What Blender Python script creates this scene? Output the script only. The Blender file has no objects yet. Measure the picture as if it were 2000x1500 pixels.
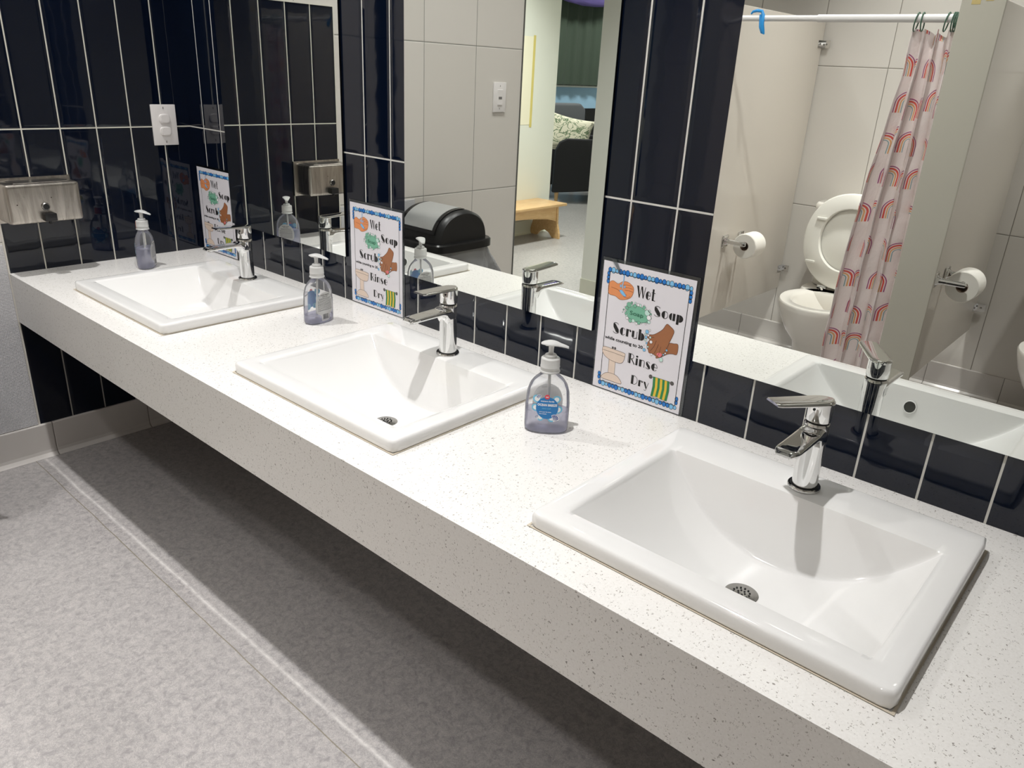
import bpy, bmesh, math, random
from mathutils import Vector, Matrix
random.seed(7)
PI = math.pi
sc = bpy.context.scene
COL = sc.collection
Z0 = 0.615            # height of the counter top above the floor; shapes below are given relative to the counter top

# ------------------------------------------------------------------ camera
cam_d = bpy.data.cameras.new('camera'); cam = bpy.data.objects.new('camera', cam_d); COL.objects.link(cam)
cam_d.sensor_width = 36.0; cam_d.sensor_fit = 'HORIZONTAL'; cam_d.lens = 1512.47 / 2000 * 36
cam_d.clip_start = 0.02; cam_d.clip_end = 60
r_ = Vector((0.74628991, 0.66385465, 0.04845999)); u_ = Vector((-0.28439656, 0.25219319, 0.92494172)); f_ = Vector((-0.60180558, 0.70405653, -0.37700721))
cm = Matrix((r_, u_, -f_)).transposed().to_4x4()
cm.translation = Vector((2.6297, -1.336, 0.6458 + Z0))
cam.matrix_world = cm
sc.camera = cam

# ------------------------------------------------------------------ world, exposure
w = bpy.data.worlds.new('world'); sc.world = w; w.use_nodes = True
w.node_tree.nodes['Background'].inputs[0].default_value = (0.9, 0.95, 1, 1)
w.node_tree.nodes['Background'].inputs[1].default_value = 0.25
sc.view_settings.view_transform = 'Standard'; sc.view_settings.look = 'None'
sc.view_settings.gamma = 1.0; sc.view_settings.use_curve_mapping = False
sc.view_settings.exposure = 0.1

# ------------------------------------------------------------------ ceiling lamps of the rooms (x, y, watts, radius)
CEIL = 2.05
LAMPS = [(1.75, -0.70, 15.5, 0.026), (0.42, -0.72, 11.0, 0.026), (0.55, -1.68, 4.3, 0.08), (1.66, -1.98, 8.0, 0.08), (2.60, -1.98, 5.5, 0.06),
         (-0.75, -3.0, 22, 0.15), (-2.3, -5.3, 32, 0.2), (-2.4, -7.4, 22, 0.2)]  # these lamps beyond the passage are unseen, added to brighten those rooms
LAMP_COL = (1.0, 0.99, 0.985)
for (lx, ly, pw, rad) in LAMPS:
    ld = bpy.data.lights.new('downlight_glow', 'AREA'); ld.shape = 'DISK'; ld.size = rad * 2; ld.energy = pw
    ld.color = LAMP_COL if lx > 0 else (0.98, 1.0, 0.96)
    if lx > 0: ld.spread = math.radians(125 if ly > -1 else 78)
    if lx == -0.75: ld.spread = math.radians(96)      # cone spread, also for the added corridor lamp
    lo = bpy.data.objects.new('downlight_glow', ld); COL.objects.link(lo); lo.location = (lx, ly, CEIL + Z0 - 0.022)

# ------------------------------------------------------------------ node helpers
def mat(name):
    m = bpy.data.materials.new(name); m.use_nodes = True
    nt = m.node_tree; b = nt.nodes['Principled BSDF']
    return m, nt, b
def S(c):   # sRGB 0-255 to linear
    return tuple(((v / 255) / 12.92 if v / 255 <= .04045 else ((v / 255 + .055) / 1.055) ** 2.4) for v in c) + (1.0,)
def plain(name, c, rough=.5, metal=0., spec=.5, coat=0., trans=0., ior=1.45):
    m, nt, b = mat(name)
    b.inputs['Base Color'].default_value = S(c); b.inputs['Roughness'].default_value = rough
    b.inputs['Metallic'].default_value = metal; b.inputs['Specular IOR Level'].default_value = spec
    b.inputs['Coat Weight'].default_value = coat; b.inputs['Transmission Weight'].default_value = trans
    b.inputs['IOR'].default_value = ior
    return m
class N:
    def __init__(s, nt): s.nt = nt
    def node(s, t, **k):
        n = s.nt.nodes.new(t)
        for a, v in k.items(): setattr(n, a, v)
        return n
    def link(s, a, b): s.nt.links.new(a, b)
    def m(s, op, a, b=None, c=None, clamp=False):
        n = s.node('ShaderNodeMath', operation=op); n.use_clamp = clamp
        for i, v in enumerate((a, b, c)):
            if v is None: continue
            if hasattr(v, 'links') or hasattr(v, 'is_output'): s.link(v, n.inputs[i])
            else: n.inputs[i].default_value = v
        return n.outputs[0]
    def mix(s, f, a, b):
        n = s.node('ShaderNodeMix', data_type='RGBA')
        for i, v in ((0, f), (6, a), (7, b)):
            if hasattr(v, 'is_output'): s.link(v, n.inputs[i])
            else: n.inputs[i].default_value = v
        return n.outputs[2]
    def sep(s, v):
        n = s.node('ShaderNodeSeparateXYZ'); s.link(v, n.inputs[0]); return n.outputs
    def coord(s, k='Object'): return s.node('ShaderNodeTexCoord').outputs[k]
    def noise(s, v, scale, detail=4, rough=.55, dist=0.):
        n = s.node('ShaderNodeTexNoise'); s.link(v, n.inputs['Vector'])
        n.inputs['Scale'].default_value = scale; n.inputs['Detail'].default_value = detail
        n.inputs['Roughness'].default_value = rough; n.inputs['Distortion'].default_value = dist
        return n.outputs
    def ramp(s, f, stops):
        n = s.node('ShaderNodeValToRGB'); s.link(f, n.inputs[0]); cr = n.color_ramp
        while len(cr.elements) < len(stops): cr.elements.new(.5)
        for e, (p, c) in zip(cr.elements, stops): e.position = p; e.color = c if len(c) == 4 else tuple(c) + (1,)
        return n.outputs[0]
    def bump(s, h, strength=.3, dist=.002, normal=None):
        n = s.node('ShaderNodeBump'); s.link(h, n.inputs['Height'])
        n.inputs['Strength'].default_value = strength; n.inputs['Distance'].default_value = dist
        if normal is not None: s.link(normal, n.inputs['Normal'])
        return n.outputs[0]
    def edge(s, c, off, pitch):
        """distance in metres from coordinate c to the nearest line off + k*pitch"""
        t = s.m('SUBTRACT', c, off); t = s.m('DIVIDE', t, pitch); t = s.m('ADD', t, .5); t = s.m('FRACT', t)
        t = s.m('SUBTRACT', t, .5); t = s.m('ABSOLUTE', t); return s.m('MULTIPLY', t, pitch)

P = 0.105
def tile_mat(name, axis, off, pitch, zoff, zpitch, half, col_a, col_b, grout, rough, wav=.0, cushion=.004, gz=None, jitter=True):
    m, nt, b = mat(name); n = N(nt); co = n.coord(); x, y, z = n.sep(co)
    u = x if axis == 'x' else y
    du = n.edge(u, off, pitch); dz = n.edge(z, zoff, zpitch)
    d = n.m('MINIMUM', du, dz)
    g = n.m('SMOOTH_MIN', du, dz, .002)
    isg = n.m('LESS_THAN', d, half)
    # per-tile tone
    ku = n.m('FLOOR', n.m('DIVIDE', n.m('SUBTRACT', u, off), pitch)); kz = n.m('FLOOR', n.m('DIVIDE', n.m('SUBTRACT', z, zoff), zpitch))
    cmb = n.node('ShaderNodeCombineXYZ'); n.link(ku, cmb.inputs[0]); n.link(kz, cmb.inputs[1])
    wn = n.node('ShaderNodeTexWhiteNoise'); wn.noise_dimensions = '3D'; n.link(cmb.outputs[0], wn.inputs['Vector'])
    colr = n.mix(wn.outputs['Value'], S(col_a), S(col_b))
    n.link(n.mix(isg, colr, S(grout)), b.inputs['Base Color'])
    n.link(n.m('ADD', n.m('MULTIPLY', isg, .8 - rough), rough, clamp=True), b.inputs['Roughness'])
    h = n.m('DIVIDE', n.m('SUBTRACT', g, half), cushion, clamp=True)
    h = n.m('POWER', h, .5)
    if wav > 0:
        nz = n.noise(co, 9, 2)[0]
        cells = n.node('ShaderNodeVectorMath', operation='SCALE'); n.link(wn.outputs['Color'], cells.inputs[0]); cells.inputs['Scale'].default_value = 1
        sx, sy, sz = n.sep(wn.outputs['Color'])
        tilt = n.m('MULTIPLY', n.m('MULTIPLY', n.m('SUBTRACT', sx, .5), wav * 8), u)
        tilt2 = n.m('MULTIPLY', n.m('MULTIPLY', n.m('SUBTRACT', sy, .5), wav * 5), z)
        h = n.m('ADD', h, n.m('ADD', n.m('MULTIPLY', nz, wav), n.m('ADD', tilt, tilt2)))
    n.link(n.bump(h, 1.0, .0009), b.inputs['Normal'])
    b.inputs['Specular IOR Level'].default_value = .5
    return m
NAVY = ((6, 13, 28), (9, 17, 33))
M_navy_back = tile_mat('navy_tile_back', 'x', .0951, P, .4132, .415, .0019, NAVY[0], NAVY[1], (205, 203, 196), .04, .5, .009)
M_navy_left = tile_mat('navy_tile_left', 'y', -.0919, P, .4132, .415, .0019, NAVY[0], NAVY[1], (205, 203, 190), .04, .5, .009)
M_navy_low_l = tile_mat('navy_tile_left_low', 'y', -.0919, P, -.9, 1.4, .0019, NAVY[0], NAVY[1], (160, 158, 150), .06, .3, .009)
M_navy_low_b = tile_mat('navy_tile_back_low', 'x', .0951, P, -.9, 1.4, .0019, NAVY[0], NAVY[1], (160, 158, 150), .06, .3, .009)
GREY = ((210, 205, 198), (215, 210, 204))
M_grey_left = tile_mat('grey_tile_left', 'y', -1.073, .314, .095, .635, .0014, GREY[0], GREY[1], (140, 140, 134), .22, .0, .003)
M_grey_rear = tile_mat('grey_tile_rear', 'x', 1.43, .314, .10, .625, .0014, GREY[0], GREY[1], (128, 122, 114), .2, .0, .003)
M_base_y = tile_mat('cove_tile_left', 'y', -.27, .31, -2, 5, .0012, (206, 201, 196), (210, 205, 200), (120, 115, 108), .12, .0, .003)
M_base_x = tile_mat('cove_tile_rear', 'x', .955, .31, -2, 5, .0012, (206, 201, 196), (210, 205, 200), (120, 115, 108), .12, .0, .003)

def quartz():
    m, nt, b = mat('speckled_quartz'); n = N(nt); co = n.coord()
    def specks(scale, size, dens, seed, stretch):
        mp = n.node('ShaderNodeMapping'); n.link(co, mp.inputs[0]); mp.inputs['Location'].default_value = (seed, seed * 1.7, seed * .3)
        mp.inputs['Rotation'].default_value = (0, 0, seed); mp.inputs['Scale'].default_value = stretch
        nz = n.noise(mp.outputs[0], scale * 1.1, 2)
        vm = n.node('ShaderNodeVectorMath', operation='MULTIPLY_ADD'); n.link(nz[1], vm.inputs[0]); vm.inputs[1].default_value = (.010, .010, .010); n.link(mp.outputs[0], vm.inputs[2])
        v = n.node('ShaderNodeTexVoronoi'); v.feature = 'F1'; n.link(vm.outputs[0], v.inputs['Vector']); v.inputs['Scale'].default_value = scale
        sr, sg, sb = n.sep(v.outputs['Color'])
        rad = n.m('MULTIPLY', sg, size)
        a = n.m('LESS_THAN', v.outputs['Distance'], rad); c = n.m('LESS_THAN', sr, dens)
        return n.m('MULTIPLY', a, c), sb
    base = n.mix(n.noise(co, 260, 3)[0], S((222, 219, 214)), S((240, 238, 235)))
    m1, s1 = specks(210, .34, .42, 1.3, (1, 1, 1)); m2, s2 = specks(300, .42, .34, 4.1, (1.25, .8, 1)); m3, s3 = specks(170, .26, .12, 7.7, (1, 1.3, 1))
    c = n.mix(m1, base, n.mix(s1, S((145, 140, 133)), S((200, 196, 189))))
    c = n.mix(m2, c, n.mix(s2, S((160, 156, 150)), S((212, 208, 203))))
    c = n.mix(m3, c, n.mix(s3, S((112, 108, 102)), S((170, 166, 160))))
    n.link(c, b.inputs['Base Color']); b.inputs['Roughness'].default_value = .22
    return m
M_quartz = quartz()

def floor_mat():
    m, nt, b = mat('mottled_grey_sheet_floor'); n = N(nt); co = n.coord(); x, y, z = n.sep(co)
    big = n.noise(co, 3.2, 3)[0]; mid = n.noise(co, 60, 8, .78, .6)[0]; fine = n.noise(co, 130, 6, .7, 2.6)[0]
    base = n.ramp(mid, [(.32, S((134, 131, 131))), (.5, S((157, 153, 152))), (.68, S((182, 177, 174)))])
    base = n.mix(n.m('MULTIPLY', big, .5), base, S((164, 159, 158)))
    veins = n.m('ABSOLUTE', n.m('SUBTRACT', fine, .5)); vm = n.m('LESS_THAN', veins, .012)
    vm = n.m('MULTIPLY', n.ramp(veins, [(0, (1, 1, 1, 1)), (.03, (0, 0, 0, 1))]), n.ramp(mid, [(.38, (0, 0, 0, 1)), (.52, (1, 1, 1, 1))]))
    base = n.mix(n.m('MULTIPLY', vm, .75), base, S((224, 219, 214)))
    dk = n.m('MULTIPLY', n.ramp(n.noise(co, 85, 6, .7, 1.2)[0], [(.34, (1, 1, 1, 1)), (.43, (0, 0, 0, 1))]), .4)
    base = n.mix(dk, base, S((140, 137, 136)))
    # welded seam in front of the counter and the pale patchy streak beside it
    wig = n.m('MULTIPLY', n.m('SUBTRACT', n.noise(co, 5, 2)[0], .5), .008)
    inb = n.m('GREATER_THAN', x, 0.0)
    sd = n.m('ABSOLUTE', n.m('ADD', n.m('SUBTRACT', y, -.652), n.m('ADD', n.m('MULTIPLY', x, .008), wig)))
    sm = n.m('MULTIPLY', n.m('LESS_THAN', sd, .0013), inb)
    base = n.mix(n.m('MULTIPLY', sm, .8), base, S((128, 120, 100)))
    st = n.m('ABSOLUTE', n.m('ADD', n.m('SUBTRACT', y, -.624), wig))
    stm = n.m('MULTIPLY', n.m('MULTIPLY', n.ramp(st, [(0, (1, 1, 1, 1)), (.007, (0, 0, 0, 1))]), inb), n.ramp(n.noise(co, 45, 4, .7)[0], [(.3, (.25, .25, .25, 1)), (.6, (1, 1, 1, 1))]))
    base = n.mix(n.m('MULTIPLY', stm, .85), base, S((222, 218, 214)))
    n.link(base, b.inputs['Base Color']); b.inputs['Roughness'].default_value = .34
    h = n.m('ADD', n.m('MULTIPLY', fine, .7), n.m('MULTIPLY', mid, .5))
    n.link(n.bump(h, .85, .0014), b.inputs['Normal'])
    return m
M_floor = floor_mat()

def chrome(name, c=(225, 225, 224), r=.03):
    return plain(name, c, r, 1.0)
M_chrome = chrome('chrome'); M_chrome_d = chrome('satin_chrome', (170, 168, 164), .25)
M_ceramic = plain('white_glazed_ceramic', (232, 231, 229), .07, coat=.4)
M_toilet = plain('white_vitreous_china', (226, 222, 214), .1, coat=.3)
M_seat = plain('white_toilet_seat_plastic', (230, 228, 220), .25)
def brushed():
    m, nt, b = mat('brushed_stainless'); n = N(nt); co = n.coord()
    mp = n.node('ShaderNodeMapping'); n.link(co, mp.inputs[0]); mp.inputs['Scale'].default_value = (1, 1, .12)
    nz = n.noise(mp.outputs[0], 60, 5, .6, 1.)[0]
    drip = n.noise(mp.outputs[0], 190, 3)[0]
    c = n.ramp(nz, [(.35, S((158, 152, 144))), (.65, S((192, 186, 178)))])
    v = n.node('ShaderNodeTexVoronoi'); n.link(co, v.inputs['Vector']); v.inputs['Scale'].default_value = 75
    sr, sg, sb = n.sep(v.outputs['Color'])
    sp = n.m('MULTIPLY', n.m('LESS_THAN', v.outputs['Distance'], n.m('MULTIPLY', sg, .14)), n.m('LESS_THAN', sr, .10))
    n.link(n.mix(sp, c, S((60, 52, 46))), b.inputs['Base Color'])
    b.inputs['Metallic'].default_value = 1.0
    n.link(n.m('ADD', n.m('MULTIPLY', drip, .2), .22), b.inputs['Roughness'])
    return m
M_steel = brushed()
M_black = plain('black_plastic', (26, 26, 27), .38); M_blackgl = plain('black_satin_plastic', (20, 20, 21), .22)
M_dark = plain('dark_void', (12, 12, 12), .7)
M_white = plain('white_plastic', (228, 224, 222), .35)
M_whitewall = plain('white_painted_wall', (230, 231, 222), .6)
M_ceil = plain('white_ceiling', (196, 196, 194), .8)
def clear(name, tint, fac=.06, rough=.03, milk=0.):
    m = bpy.data.materials.new(name); m.use_nodes = True; nt = m.node_tree; nt.nodes.clear(); n = N(nt)
    tr = n.node('ShaderNodeBsdfTransparent'); tr.inputs[0].default_value = tuple(tint) + (1,)
    gl = n.node('ShaderNodeBsdfGlossy'); gl.inputs['Roughness'].default_value = rough
    fr = n.node('ShaderNodeFresnel'); fr.inputs[0].default_value = 1.28
    f = n.m('ADD', fr.outputs[0], fac, clamp=True)
    mx = n.node('ShaderNodeMixShader'); n.link(f, mx.inputs[0]); n.link(tr.outputs[0], mx.inputs[1]); n.link(gl.outputs[0], mx.inputs[2])
    out = n.node('ShaderNodeOutputMaterial')
    if milk > 0:
        df = n.node('ShaderNodeBsdfDiffuse'); df.inputs[0].default_value = (.86, .87, .9, 1)
        lw = n.node('ShaderNodeLayerWeight'); lw.inputs[0].default_value = .35
        k = n.m('ADD', n.m('MULTIPLY', lw.outputs['Facing'], milk * 1.6), milk * .6, clamp=True)
        m2 = n.node('ShaderNodeMixShader'); n.link(k, m2.inputs[0]); n.link(mx.outputs[0], m2.inputs[1]); n.link(df.outputs[0], m2.inputs[2]); n.link(m2.outputs[0], out.inputs[0])
    else: n.link(mx.outputs[0], out.inputs[0])
    return m
M_clear = clear('clear_bottle_plastic', (.975, .978, .985), .0, .03, .10)
M_clear2 = clear('clear_laminate', (.80, .83, .85), .07, .12)
M_bag = clear('clear_bin_liner', (.88, .89, .90), .16, .22, .16)
def liquid():
    m = bpy.data.materials.new('lavender_liquid_soap'); m.use_nodes = True; nt = m.node_tree; nt.nodes.clear(); n = N(nt)
    tr = n.node('ShaderNodeBsdfTransparent'); tr.inputs[0].default_value = (.90, .90, .96, 1)
    tl = n.node('ShaderNodeBsdfTranslucent'); tl.inputs[0].default_value = (.78, .78, .92, 1)
    df = n.node('ShaderNodeBsdfDiffuse'); df.inputs[0].default_value = (.74, .74, .88, 1)
    m1 = n.node('ShaderNodeMixShader'); m1.inputs[0].default_value = .5; n.link(tl.outputs[0], m1.inputs[1]); n.link(df.outputs[0], m1.inputs[2])
    m2 = n.node('ShaderNodeMixShader'); m2.inputs[0].default_value = .40; n.link(tr.outputs[0], m2.inputs[1]); n.link(m1.outputs[0], m2.inputs[2])
    out = n.node('ShaderNodeOutputMaterial'); n.link(m2.outputs[0], out.inputs[0]); return m
M_liquid = liquid()
M_frost = plain('frosted_pump_plastic', (232, 232, 230), .3, trans=.35, ior=1.3)
M_mirror = plain('mirror_silvering', (240, 243, 239), .0, 1.0)
M_medge = plain('dark_mirror_edge', (10, 11, 12), .15)

# ------------------------------------------------------------------ mesh helpers
def box(bm, x0, x1, y0, y1, z0, z1, mi=0, bev=0., seg=2):
    vs = [bm.verts.new((x, y, z)) for x in (x0, x1) for y in (y0, y1) for z in (z0, z1)]
    fs = [(0, 1, 3, 2), (4, 6, 7, 5), (0, 4, 5, 1), (2, 3, 7, 6), (0, 2, 6, 4), (1, 5, 7, 3)]
    faces = [bm.faces.new([vs[i] for i in f]) for f in fs]
    for f in faces: f.material_index = mi
    if bev > 0:
        es = list({e for f in faces for e in f.edges})
        r = bmesh.ops.bevel(bm, geom=es, offset=bev, segments=seg, affect='EDGES', profile=.6)
        for f in r['faces']: f.material_index = mi
    return vs
def ring_loft(bm, rings, cap0=True, cap1=True, mi=0, closed=True):
    L = [[bm.verts.new(p) for p in r] for r in rings]; n = len(L[0])
    for a, b in zip(L, L[1:]):
        for i in range(n if closed else n - 1):
            j = (i + 1) % n; bm.faces.new((a[i], a[j], b[j], b[i])).material_index = mi
    if cap0: bm.faces.new(list(reversed(L[0]))).material_index = mi
    if cap1: bm.faces.new(L[-1]).material_index = mi
    return L
def circ(cx, cy, z, r, n=32, ry=None):
    ry = r if ry is None else ry
    return [(cx + r * math.cos(2 * PI * i / n), cy + ry * math.sin(2 * PI * i / n), z) for i in range(n)]
def lathe(bm, prof, n=32, cx=0, cy=0, mi=0):
    ring_loft(bm, [circ(cx, cy, z, r, n) for r, z in prof], mi=mi)
def supell(cx, cy, z, a, b, e=3., n=48):
    o = []
    for i in range(n):
        t = 2 * PI * i / n; c, s = math.cos(t), math.sin(t)
        o.append((cx + a * math.copysign(abs(c) ** (2 / e), c), cy + b * math.copysign(abs(s) ** (2 / e), s), z))
    return o
def tube(bm, pts, r, n=10, mi=0, cap=True):
    pts = [Vector(p) for p in pts]; rings = []; up = None
    rr = r if isinstance(r, (list, tuple)) else [r] * len(pts)
    for i, p in enumerate(pts):
        d = (pts[min(i + 1, len(pts) - 1)] - pts[max(i - 1, 0)]).normalized()
        if up is None: up = Vector((0, 0, 1)) if abs(d.z) < .9 else Vector((1, 0, 0))
        s = d.cross(up).normalized(); up = s.cross(d).normalized()
        rings.append([tuple(p + (s * math.cos(2 * PI * k / n) + up * math.sin(2 * PI * k / n)) * rr[i]) for k in range(n)])
    ring_loft(bm, rings, cap, cap, mi)
def obj(name, bm, mats, parent=None, smooth=True, angle=35, loc=None, rot=None):
    bmesh.ops.recalc_face_normals(bm, faces=bm.faces)
    me = bpy.data.meshes.new(name); bm.to_mesh(me); bm.free()
    for m in (mats if isinstance(mats, (list, tuple)) else [mats]): me.materials.append(m)
    if smooth and len(me.polygons):
        me.shade_smooth()
        me.set_sharp_from_angle(angle=math.radians(angle))
    o = bpy.data.objects.new(name, me); COL.objects.link(o)
    if parent: o.parent = parent
    if loc: o.location = loc
    if rot: o.rotation_euler = rot
    return o
def tag(o, label=None, cat=None, group=None, kind=None):
    for k, v in (('label', label), ('category', cat), ('group', group), ('kind', kind)):
        if v: o[k] = v
    return o
def thing(name, label, cat, loc=(0, 0, 0), rotz=0., group=None):
    o = bpy.data.objects.new(name, None); COL.objects.link(o); o.empty_display_size = .05
    o.location = (loc[0], loc[1], loc[2] + Z0); o.rotation_euler = (0, 0, rotz)
    return tag(o, label, cat, group)
def struct(name, bm, mats, smooth=False):
    o = obj(name, bm, mats, smooth=smooth); o.location.z += Z0; o['kind'] = 'structure'; return o
def solo(name, bm, mats, label, cat, group=None, loc=(0, 0, 0), rotz=0., smooth=True):
    o = obj(name, bm, mats, smooth=smooth); o.location = (loc[0], loc[1], loc[2] + Z0); o.rotation_euler = (0, 0, rotz)
    return tag(o, label, cat, group)
def dup(root, loc, rotz=None, label=None, group=None):
    r = root.copy(); COL.objects.link(r); r.location = (loc[0], loc[1], loc[2] + Z0)
    if rotz is not None: r.rotation_euler = (0, 0, rotz)
    if label: r['label'] = label
    if group: r['group'] = group
    for ch in list(root.children):
        c = ch.copy(); COL.objects.link(c); c.parent = r
        for g in list(ch.children):
            d = g.copy(); COL.objects.link(d); d.parent = c
    return r
B = bmesh.new

# ------------------------------------------------------------------ room shell
FZ = -Z0
bm = B(); box(bm, -3.7, 3.7, -9.1, .14, FZ - .1, FZ); struct('floor', bm, M_floor)
bm = B(); box(bm, -3.7, 3.7, -9.1, .14, CEIL, CEIL + .1); struct('ceiling', bm, M_ceil)
# back wall carrying the mirrors: navy tile up to 1.243, paint above
bm = B(); box(bm, 0, 3.58, 0, .12, -.157, 1.243, 0); box(bm, 0, 3.58, 0, .12, -.502, -.157, 1); box(bm, 0, 3.58, 0, .12, FZ, -.502, 2); box(bm, 0, 3.58, 0, .12, 1.243, CEIL, 2)
struct('wall_back', bm, [M_navy_back, M_navy_low_b, M_ceil])
# left end wall: navy tile beside the counter, grey tile beyond
M_trimedge = plain('white_edge_trim', (214, 210, 200), .4)
bm = B(); box(bm, -.12, 0, -.612, .12, -.157, .825, 0); box(bm, -.12, 0, -.612, .12, -.502, -.157, 1)
box(bm, -.12, 0, -1.70, -.617, FZ, CEIL, 2); box(bm, -.12, 0, -.617, .12, .830, CEIL, 2); box(bm, -.12, 0, -.617, .12, FZ, -.502, 2)
box(bm, -.12, .0015, -.617, -.612, -.502, .830, 3); box(bm, -.12, .0015, -.612, .12, .825, .830, 3)
struct('wall_left', bm, [M_navy_left, M_navy_low_l, M_grey_left, M_trimedge])
bm = B(); box(bm, -.12, .004, -1.706, -1.70, FZ, CEIL); struct('trim_1', bm, plain('dark_corner_trim', (96, 96, 92), .4))
# rear wall behind the toilets, and its white painted end beside the passage
bm = B(); box(bm, .30, 3.58, -2.61, -2.49, FZ, CEIL, 0); box(bm, -.05, .30, -2.61, -2.40, FZ, CEIL, 1)
struct('wall_rear', bm, [M_grey_rear, M_whitewall])
bm = B(); box(bm, 3.46, 3.58, -2.61, .12, FZ, CEIL); struct('wall_right', bm, plain('grey_wall', (190, 186, 178), .5))
# the room beyond the passage
M_blue = plain('pale_blue_wall', (170, 208, 236), .6)
bm = B(); box(bm, -1.62, -1.5, -3.86, -.9, FZ, CEIL); struct('wall_corridor', bm, M_whitewall)
bm = B(); box(bm, -1.62, 0, -.9, -.8, FZ, CEIL); struct('wall_corridor_end', bm, M_whitewall)
bm = B(); box(bm, -3.62, -1.62, -3.86, -3.76, FZ, CEIL); struct('wall_nook', bm, M_whitewall)
bm = B(); box(bm, -3.62, -3.5, -9.0, -3.76, FZ, .478, 0); box(bm, -3.62, -3.5, -9.0, -3.76, .478, CEIL, 1); struct('wall_playroom', bm, [M_blue, M_whitewall])
bm = B(); box(bm, -3.62, -.05, -9.1, -9.0, FZ, CEIL); struct('wall_playroom_far', bm, M_whitewall)
bm = B(); box(bm, -.10, .02, -9.0, -2.61, FZ, CEIL); struct('wall_playroom_right', bm, M_whitewall)

def cove(name, pts, m):
    """cove base: pts = (p0, p1, inward normal)"""
    p0, p1, nn = [Vector(v) for v in pts]; d = p1 - p0
    prof = [(0, .113), (.006, .113), (.008, .110), (.008, .02), (.010, .010), (.018, .003), (.024, .0), (0, 0)]
    bm = B(); rings = []
    for p in (p0, p1): rings.append([tuple(p + nn * a + Vector((0, 0, FZ + h + .0005))) for a, h in prof])
    ring_loft(bm, rings); struct(name, bm, m, smooth=False)
cove('baseboard_left', ((0, -1.70, 0), (0, -.0, 0), (1, 0, 0)), M_base_y)
cove('baseboard_back', ((.024, 0, 0), (3.46, 0, 0), (0, -1, 0)), M_base_x)
cove('baseboard_rear', ((.30, -2.49, 0), (3.46, -2.49, 0), (0, 1, 0)), M_base_x)
M_basew = plain('pale_base', (214, 214, 198), .4)
cove('baseboard_passage', ((-.05, -2.40, 0), (.30, -2.40, 0), (0, 1, 0)), M_basew)
cove('baseboard_corridor', ((-1.5, -3.86, 0), (-1.5, -.9, 0), (1, 0, 0)), M_basew)
# quilted plastic wall protector below the dispenser
def quilt():
    m, nt, b = mat('textured_white_panel'); n = N(nt); x, y, z = n.sep(n.coord())
    a = n.m('SINE', n.m('MULTIPLY', n.m('ADD', y, z), 700)); c = n.m('SINE', n.m('MULTIPLY', n.m('SUBTRACT', y, z), 700))
    h = n.m('MULTIPLY', a, c); b.inputs['Base Color'].default_value = S((205, 204, 206)); b.inputs['Roughness'].default_value = .35
    n.link(n.bump(h, .6, .0012), b.inputs['Normal']); return m
bm = B(); box(bm, .0005, .003, -1.02, -.6185, -.4995, .088, 0, .0008, 1)
solo('wall_protector_panel', bm, quilt(), 'white textured plastic protector sheet on the end wall in front of the counter end', 'wall panel')

# ceiling downlight housings; those beyond the passage are added
M_lens = bpy.data.materials.new('lamp_lens'); M_lens.use_nodes = True
_b = M_lens.node_tree.nodes['Principled BSDF']; _b.inputs['Emission Color'].default_value = (1, .96, .9, 1); _b.inputs['Emission Strength'].default_value = 8
names = ['recessed ceiling downlight above the middle of the counter', 'recessed ceiling downlight above the sink at the end wall', 'recessed ceiling downlight in the aisle left of the toilet stalls',
         'recessed ceiling downlight inside the curtained toilet stall', 'recessed ceiling downlight inside the second toilet stall', 'added unseen downlight brightening the corridor above the bench',
         'added unseen downlight brightening the area of the dark armchair', 'added unseen downlight brightening the far end of the playroom']
for (lx, ly, pw, rad), nm in zip(LAMPS, names):
    t = thing('ceiling_downlight', nm, 'ceiling light', (lx, ly, CEIL))
    bm = B(); R = rad + .02
    ring_loft(bm, [circ(0, 0, 0, R + .02, 40), circ(0, 0, -.008, R + .018, 40), circ(0, 0, -.010, R, 40), circ(0, 0, -.002, R - .004, 40)], False, False); obj('trim_ring', bm, M_white, t)
    bm = B(); lathe(bm, [(R - .005, -.0005), (R - .005, -.004)], 40); obj('lens', bm, M_lens, t)

# ------------------------------------------------------------------ counter
SX = [(.2853, .8199), (1.1452, 1.6798), (1.997, 2.5316)]
W_, YB, YF, HR = .5346, -.0905, -.5398, .0255
bm = B(); hx = .03
edges = [0.0]
for a, c in SX: edges += [a + hx, c - hx]
edges.append(3.458)
CF = -.6152
box(bm, 0.0, 3.458, YB - .03, -.0004, -.03, 0); box(bm, 0, 3.458, CF, YF + .03, -.03, 0)
for i in range(0, len(edges), 2): box(bm, edges[i], edges[i + 1], YF + .03, YB - .03, -.03, 0)
box(bm, 0, 3.458, CF, CF + .03, -.1514, -.03)
box(bm, 0.0, 3.458, CF + .03, CF + .05, -.1514, -.1414)
# small arris along the front edge
for o_ in [0]: pass
bmesh.ops.remove_doubles(bm, verts=bm.verts, dist=1e-5)
solo('countertop', bm, M_quartz, 'long white speckled quartz countertop with a deep front apron', 'countertop', smooth=False)

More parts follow.
